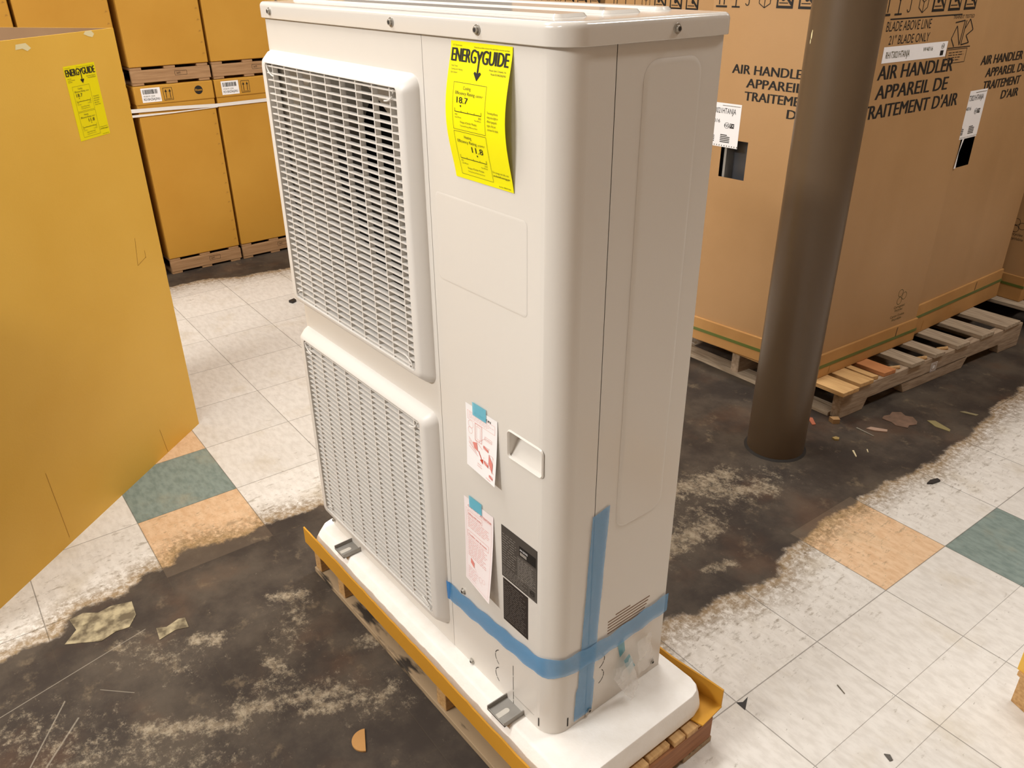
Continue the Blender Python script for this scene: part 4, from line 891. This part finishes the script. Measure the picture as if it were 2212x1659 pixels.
mb = MB(); D = Deco(mb, fmap2(c5_[3], c5_[0])); icons(D, .14, 1.326, .055, .02); mb.build('handling_icons', C5, smooth=0)

# ---------------------------------------------------------------- pallets under them
def q_board(pts, z0, z1, m, name, parent, bevel=.0015):
    cx = sum(p[0] for p in pts) / len(pts); cy = sum(p[1] for p in pts) / len(pts)
    mb = MB(); mb.prism(pts, z0, z1, m); return mb, mb.build(name, parent, loc=(cx, cy, z0), bevel=bevel, smooth=0)
PA = empty('long_pallet', (-.9, 2.4, 0), 'weathered wooden pallet with two fresh pine boards under the air handler cartons', 'pallet', None)
slats = [(1.783, 1.872, -.449, PINE), (1.897, 1.972, -.450, PINE), (1.982, 2.012, -.455, PINE), (2.045, 2.112, -.441, ORANGEW), (2.195, 2.273, -.412, GREYW), (2.345, 2.410, -.398, GREYW), (2.495, 2.580, -.380, GREYW), (2.668, 2.757, -.363, GREYW), (2.838, 2.955, -.342, GREYW)]
for y0, y1, xr, m in slats: q_board([(-1.42, y0 + .0), (xr, y0 - .004), (xr + .010, y1 - .004), (-1.41, y1)], .1085, .125, m, 'deck_board', PA)
# right stringer with fork notches
def stringer(x_near, m):
    prof = [(1.812, .0), (1.812, .108), (2.985, .108), (2.985, .0), (2.84, .0), (2.825, .042), (2.60, .042), (2.575, .0), (2.19, .0), (2.165, .044), (1.965, .044), (1.945, .0)]
    mb = MB(); V = []
    for dx in (0, -.036): V += [(x_near + dx + (y - 1.812) * .115, y, max(z, .0005) if z else .0) for y, z in prof]
    n = len(prof); mb.mesh(V, [tuple(range(n))[::-1], tuple(range(n, 2 * n))] + [(i, (i + 1) % n, n + (i + 1) % n, n + i) for i in range(n)], m)
    mb.build('stringer', PA, loc=(x_near, 2.4, 0), bevel=.002, smooth=0, seg=1)
# recalc: stringers from right to left
stringer(-.466, GREYWY); stringer(-.92, GREYWY); stringer(-1.38, GREYWY)
for y0, y1 in ((1.806, 1.880), (2.35, 2.45), (2.90, 2.975)):
    q_board([(-1.40, y0), (-.505 + (y0 - 1.8) * .115, y0 - .004), (-.505 + (y0 - 1.8) * .115, y1 - .004), (-1.40, y1)], .0002, .016, GREYW, 'bottom_board', PA)
mb = MB(); D = Deco(mb, fmap2((-.466, 1.812), (-.331, 2.985), .0005), .0004); D.rect(.535, .045, .575, .085, PAPER, 1); D.frame(.539, .049, .571, .081, .003, GREYWY, 2); D.frame(.545, .055, .565, .075, .004, GREYWY, 2); D.line((.18, .045), (.78, .050), .002, DARKGAP, 1, 6); mb.build('stencil_mark', PA, smooth=0)
for i, (x, y, z) in enumerate(((-.455, 2.06, .10), (-.43, 2.34, .112), (-.415, 2.44, .10))):
    pass
# wood chips wedged between the boards
for i, (x, y) in enumerate(((-.452, 2.145), (-.428, 2.305), (-.418, 2.455))):
    mb = MB(); mb.cyl((x - .02, y - .012, .1105 - .008), (x + .012, y + .010, .1105 + .006), .010, PINEY, 7, .007); mb.build('wedged_chip', PA, bevel=.001, seg=1)
PB = empty('rear_pallet', (-.7, 3.6, 0), 'low dark pallet under the furthest air handler carton at the right edge', 'pallet')
for y in (3.20, 3.36, 3.52, 3.68, 3.84, 3.98): q_board([(-1.1, y), (-.30, y), (-.30, y + .09), (-1.1, y + .09)], .078, .0945, GREYW, 'deck_board', PB)
for x in (-1.08, -.70, -.34): q_board([(x, 3.2), (x + .036, 3.2), (x + .036, 4.07), (x, 4.07)], .0, .0775, GREYWY, 'stringer', PB)
PD = empty('side_pallet', (-2.0, 2.33, 0), 'pallet under the cartons seen over the lid, hidden behind the outdoor unit', 'pallet')
for k in range(6): q_board([(-2.66, 2.0 + k * .115), (-1.44, 2.0 + k * .115), (-1.44, 2.08 + k * .115), (-2.66, 2.08 + k * .115)], .1085, .125, GREYW, 'deck_board', PD)
for x in (-2.65, -2.0, -1.48): q_board([(x, 2.0), (x + .036, 2.0), (x + .036, 2.66), (x, 2.66)], 0, .108, GREYWY, 'stringer', PD)

# ================================================================ BOTTOM RIGHT: edge of another packed pallet
PE = empty('edge_pallet', (.62, .98, 0), 'corner of a pine pallet with ochre cardboard at the right frame edge', 'pallet')
q_board([(.487, .965), (.80, .85), (.86, 1.0), (.56, 1.12)], .0, .075, PINEY, 'block', PE)
q_board([(.480, .965), (.80, .845), (.87, 1.0), (.555, 1.13)], .0752, .0885, PINE, 'deck_board', PE)
mb = MB(); mb.prism([(.476, .972), (.80, .85), (.803, .857), (.480, .978)], .086, .14, OCHRE); mb.build('cardboard_edge', PE, smooth=0)

# ================================================================ LOOSE DEBRIS ON THE FLOOR
mb = MB(); r = .029; c0 = Vector((-.3455, -.229)); ax = Vector((-.318 + .373, -.243 + .215)).normalized(); nx = Vector((-ax.y, ax.x))
if nx.dot(Vector((-.364, -.252)) - c0) < 0: nx = -nx
pts = [c0 + ax * r * cos(a) + nx * r * sin(a) * 1.0 for a in [i * pi / 16 for i in range(17)]]
if (pts[1] - pts[0]).cross(pts[2] - pts[1]) < 0: pts = pts[::-1]
mb.prism([tuple(p) for p in pts], .0005, .0045, KRAFTC); tag(mb.build('cardboard_knockout', loc=(c0.x, c0.y, 0), smooth=0), 'half-round tan cardboard knock-out lying on the dark floor in the foreground', 'cardboard scrap')
def scrap(name, pts, h, m, label, cat, z=.0004):
    a = sum(pts[i][0] * pts[(i + 1) % len(pts)][1] - pts[(i + 1) % len(pts)][0] * pts[i][1] for i in range(len(pts)))
    if a < 0: pts = pts[::-1]
    mb = MB(); mb.prism(pts, z, z + h, m); cx = sum(p[0] for p in pts) / len(pts); cy = sum(p[1] for p in pts) / len(pts)
    tag(mb.build(name, loc=(cx, cy, 0), smooth=0), label, cat)
def stick(a, b, w_):
    d = (Vector(b) - Vector(a)).normalized(); n_ = Vector((-d.y, d.x)) * w_ / 2; a = Vector(a); b = Vector(b); return [tuple(a - n_), tuple(b - n_ * .6), tuple(b + n_ * .6), tuple(a + n_)]
RSC = mat('red_scrap', 'B0664A', .6); DK = mat('dark_scrap', '2B2725', .6); PK = mat('pinkish_scrap', '7E6250', .7, col2='65503F', nscale=40); CRM = mat('cream_chip', 'D8C9A4', .6)
scrap('tile_chip', [(-.545, 1.735), (-.53, 1.745), (-.495, 1.712), (-.502, 1.700)], .003, RSC, 'red chip lying just right of the brown column foot', 'chip')
scrap('tile_chip', [(-.366, 1.937), (-.372, 1.96), (-.362, 1.985), (-.368, 2.01), (-.345, 2.035), (-.322, 2.022), (-.30, 2.034), (-.272, 2.012), (-.264, 1.992), (-.278, 1.965), (-.272, 1.945), (-.308, 1.928), (-.33, 1.938)], .002, PK, 'large pinkish tile chip on the dark floor before the long pallet', 'chip')
scrap('wood_splinter', [(-.363, 1.822), (-.358, 1.845), (-.31, 1.872), (-.303, 1.858), (-.335, 1.832)], .005, mat('pink_wood', 'A88C78', .7), 'pale pinkish splinter between the red chip and the large tile chip', 'splinter')
scrap('wood_splinter', stick((-.389, 1.804), (-.32, 1.798), .005), .003, mat('grey_splinter', '8F8A7C', .6), 'thin grey splinter in front of the pallet corner', 'splinter')
scrap('wood_splinter', stick((-.314, 1.655), (-.286, 1.628), .006), .003, CRM, 'small pale splinter right of the column, on the stain', 'splinter')
scrap('wood_splinter', stick((-.288, 1.70), (-.276, 1.685), .004), .002, CRM, 'tiny pale splinter beside the larger pale one', 'splinter')
scrap('yellow_chip', [(-.255, 2.05), (-.235, 2.07), (-.17, 2.05), (-.165, 2.035), (-.215, 2.03)], .002, mat('yellow_chip_m', '8E8258', .6), 'yellowish chip right of the large pinkish tile chip', 'chip')
scrap('yellow_chip', [(-.21, 2.205), (-.20, 2.222), (-.155, 2.236), (-.158, 2.222)], .002, mat('yellow_chip_n', '8A8060', .6), 'small yellowish chip furthest back on the dark floor', 'chip')
scrap('pebble', [(-.405, 1.672), (-.400, 1.688), (-.388, 1.690), (-.382, 1.678), (-.392, 1.668)], .006, mat('gold_pebble', 'A8905A', .5), 'small golden chip right of the column on the dark floor', 'chip')
scrap('rubber_scrap', [(-.056, 1.655), (-.044, 1.668), (-.036, 1.702), (-.048, 1.707), (-.058, 1.68)], .006, DK, 'small black scrap on the clean tiles right of the stain', 'scrap')
scrap('tile_gap_scrap', [(.0985, .478), (.124, .476), (.105, .511), (.107, .490)], .001, DK, 'black triangular scrap at a tile corner right of the foam', 'scrap')
scrap('rubber_scrap', [(-2.84, .757), (-2.815, .765), (-2.825, .79), (-2.85, .79)], .012, DK, 'small black lump on the far tiles beside the upper grille', 'scrap')
scrap('rubber_scrap', [(.380, .610), (.389, .618), (.400, .610), (.397, .603)], .002, mat('grey_scrap', '55504A', .6), 'small grey flake at the bottom right of the floor', 'scrap')
scrap('wood_splinter', stick((.215, .70), (.240, .690), .0022), .002, mat('thin_twig', '6B6254', .6), 'thin twig on the clean tiles in the right foreground', 'splinter')
scrap('block_chip', [(-.483, 1.775), (-.46, 1.765), (-.445, 1.785), (-.462, 1.800)], .018, mat('chip_wood', 'A98458', .7), 'small wood chip under the near corner of the long pallet', 'chip')
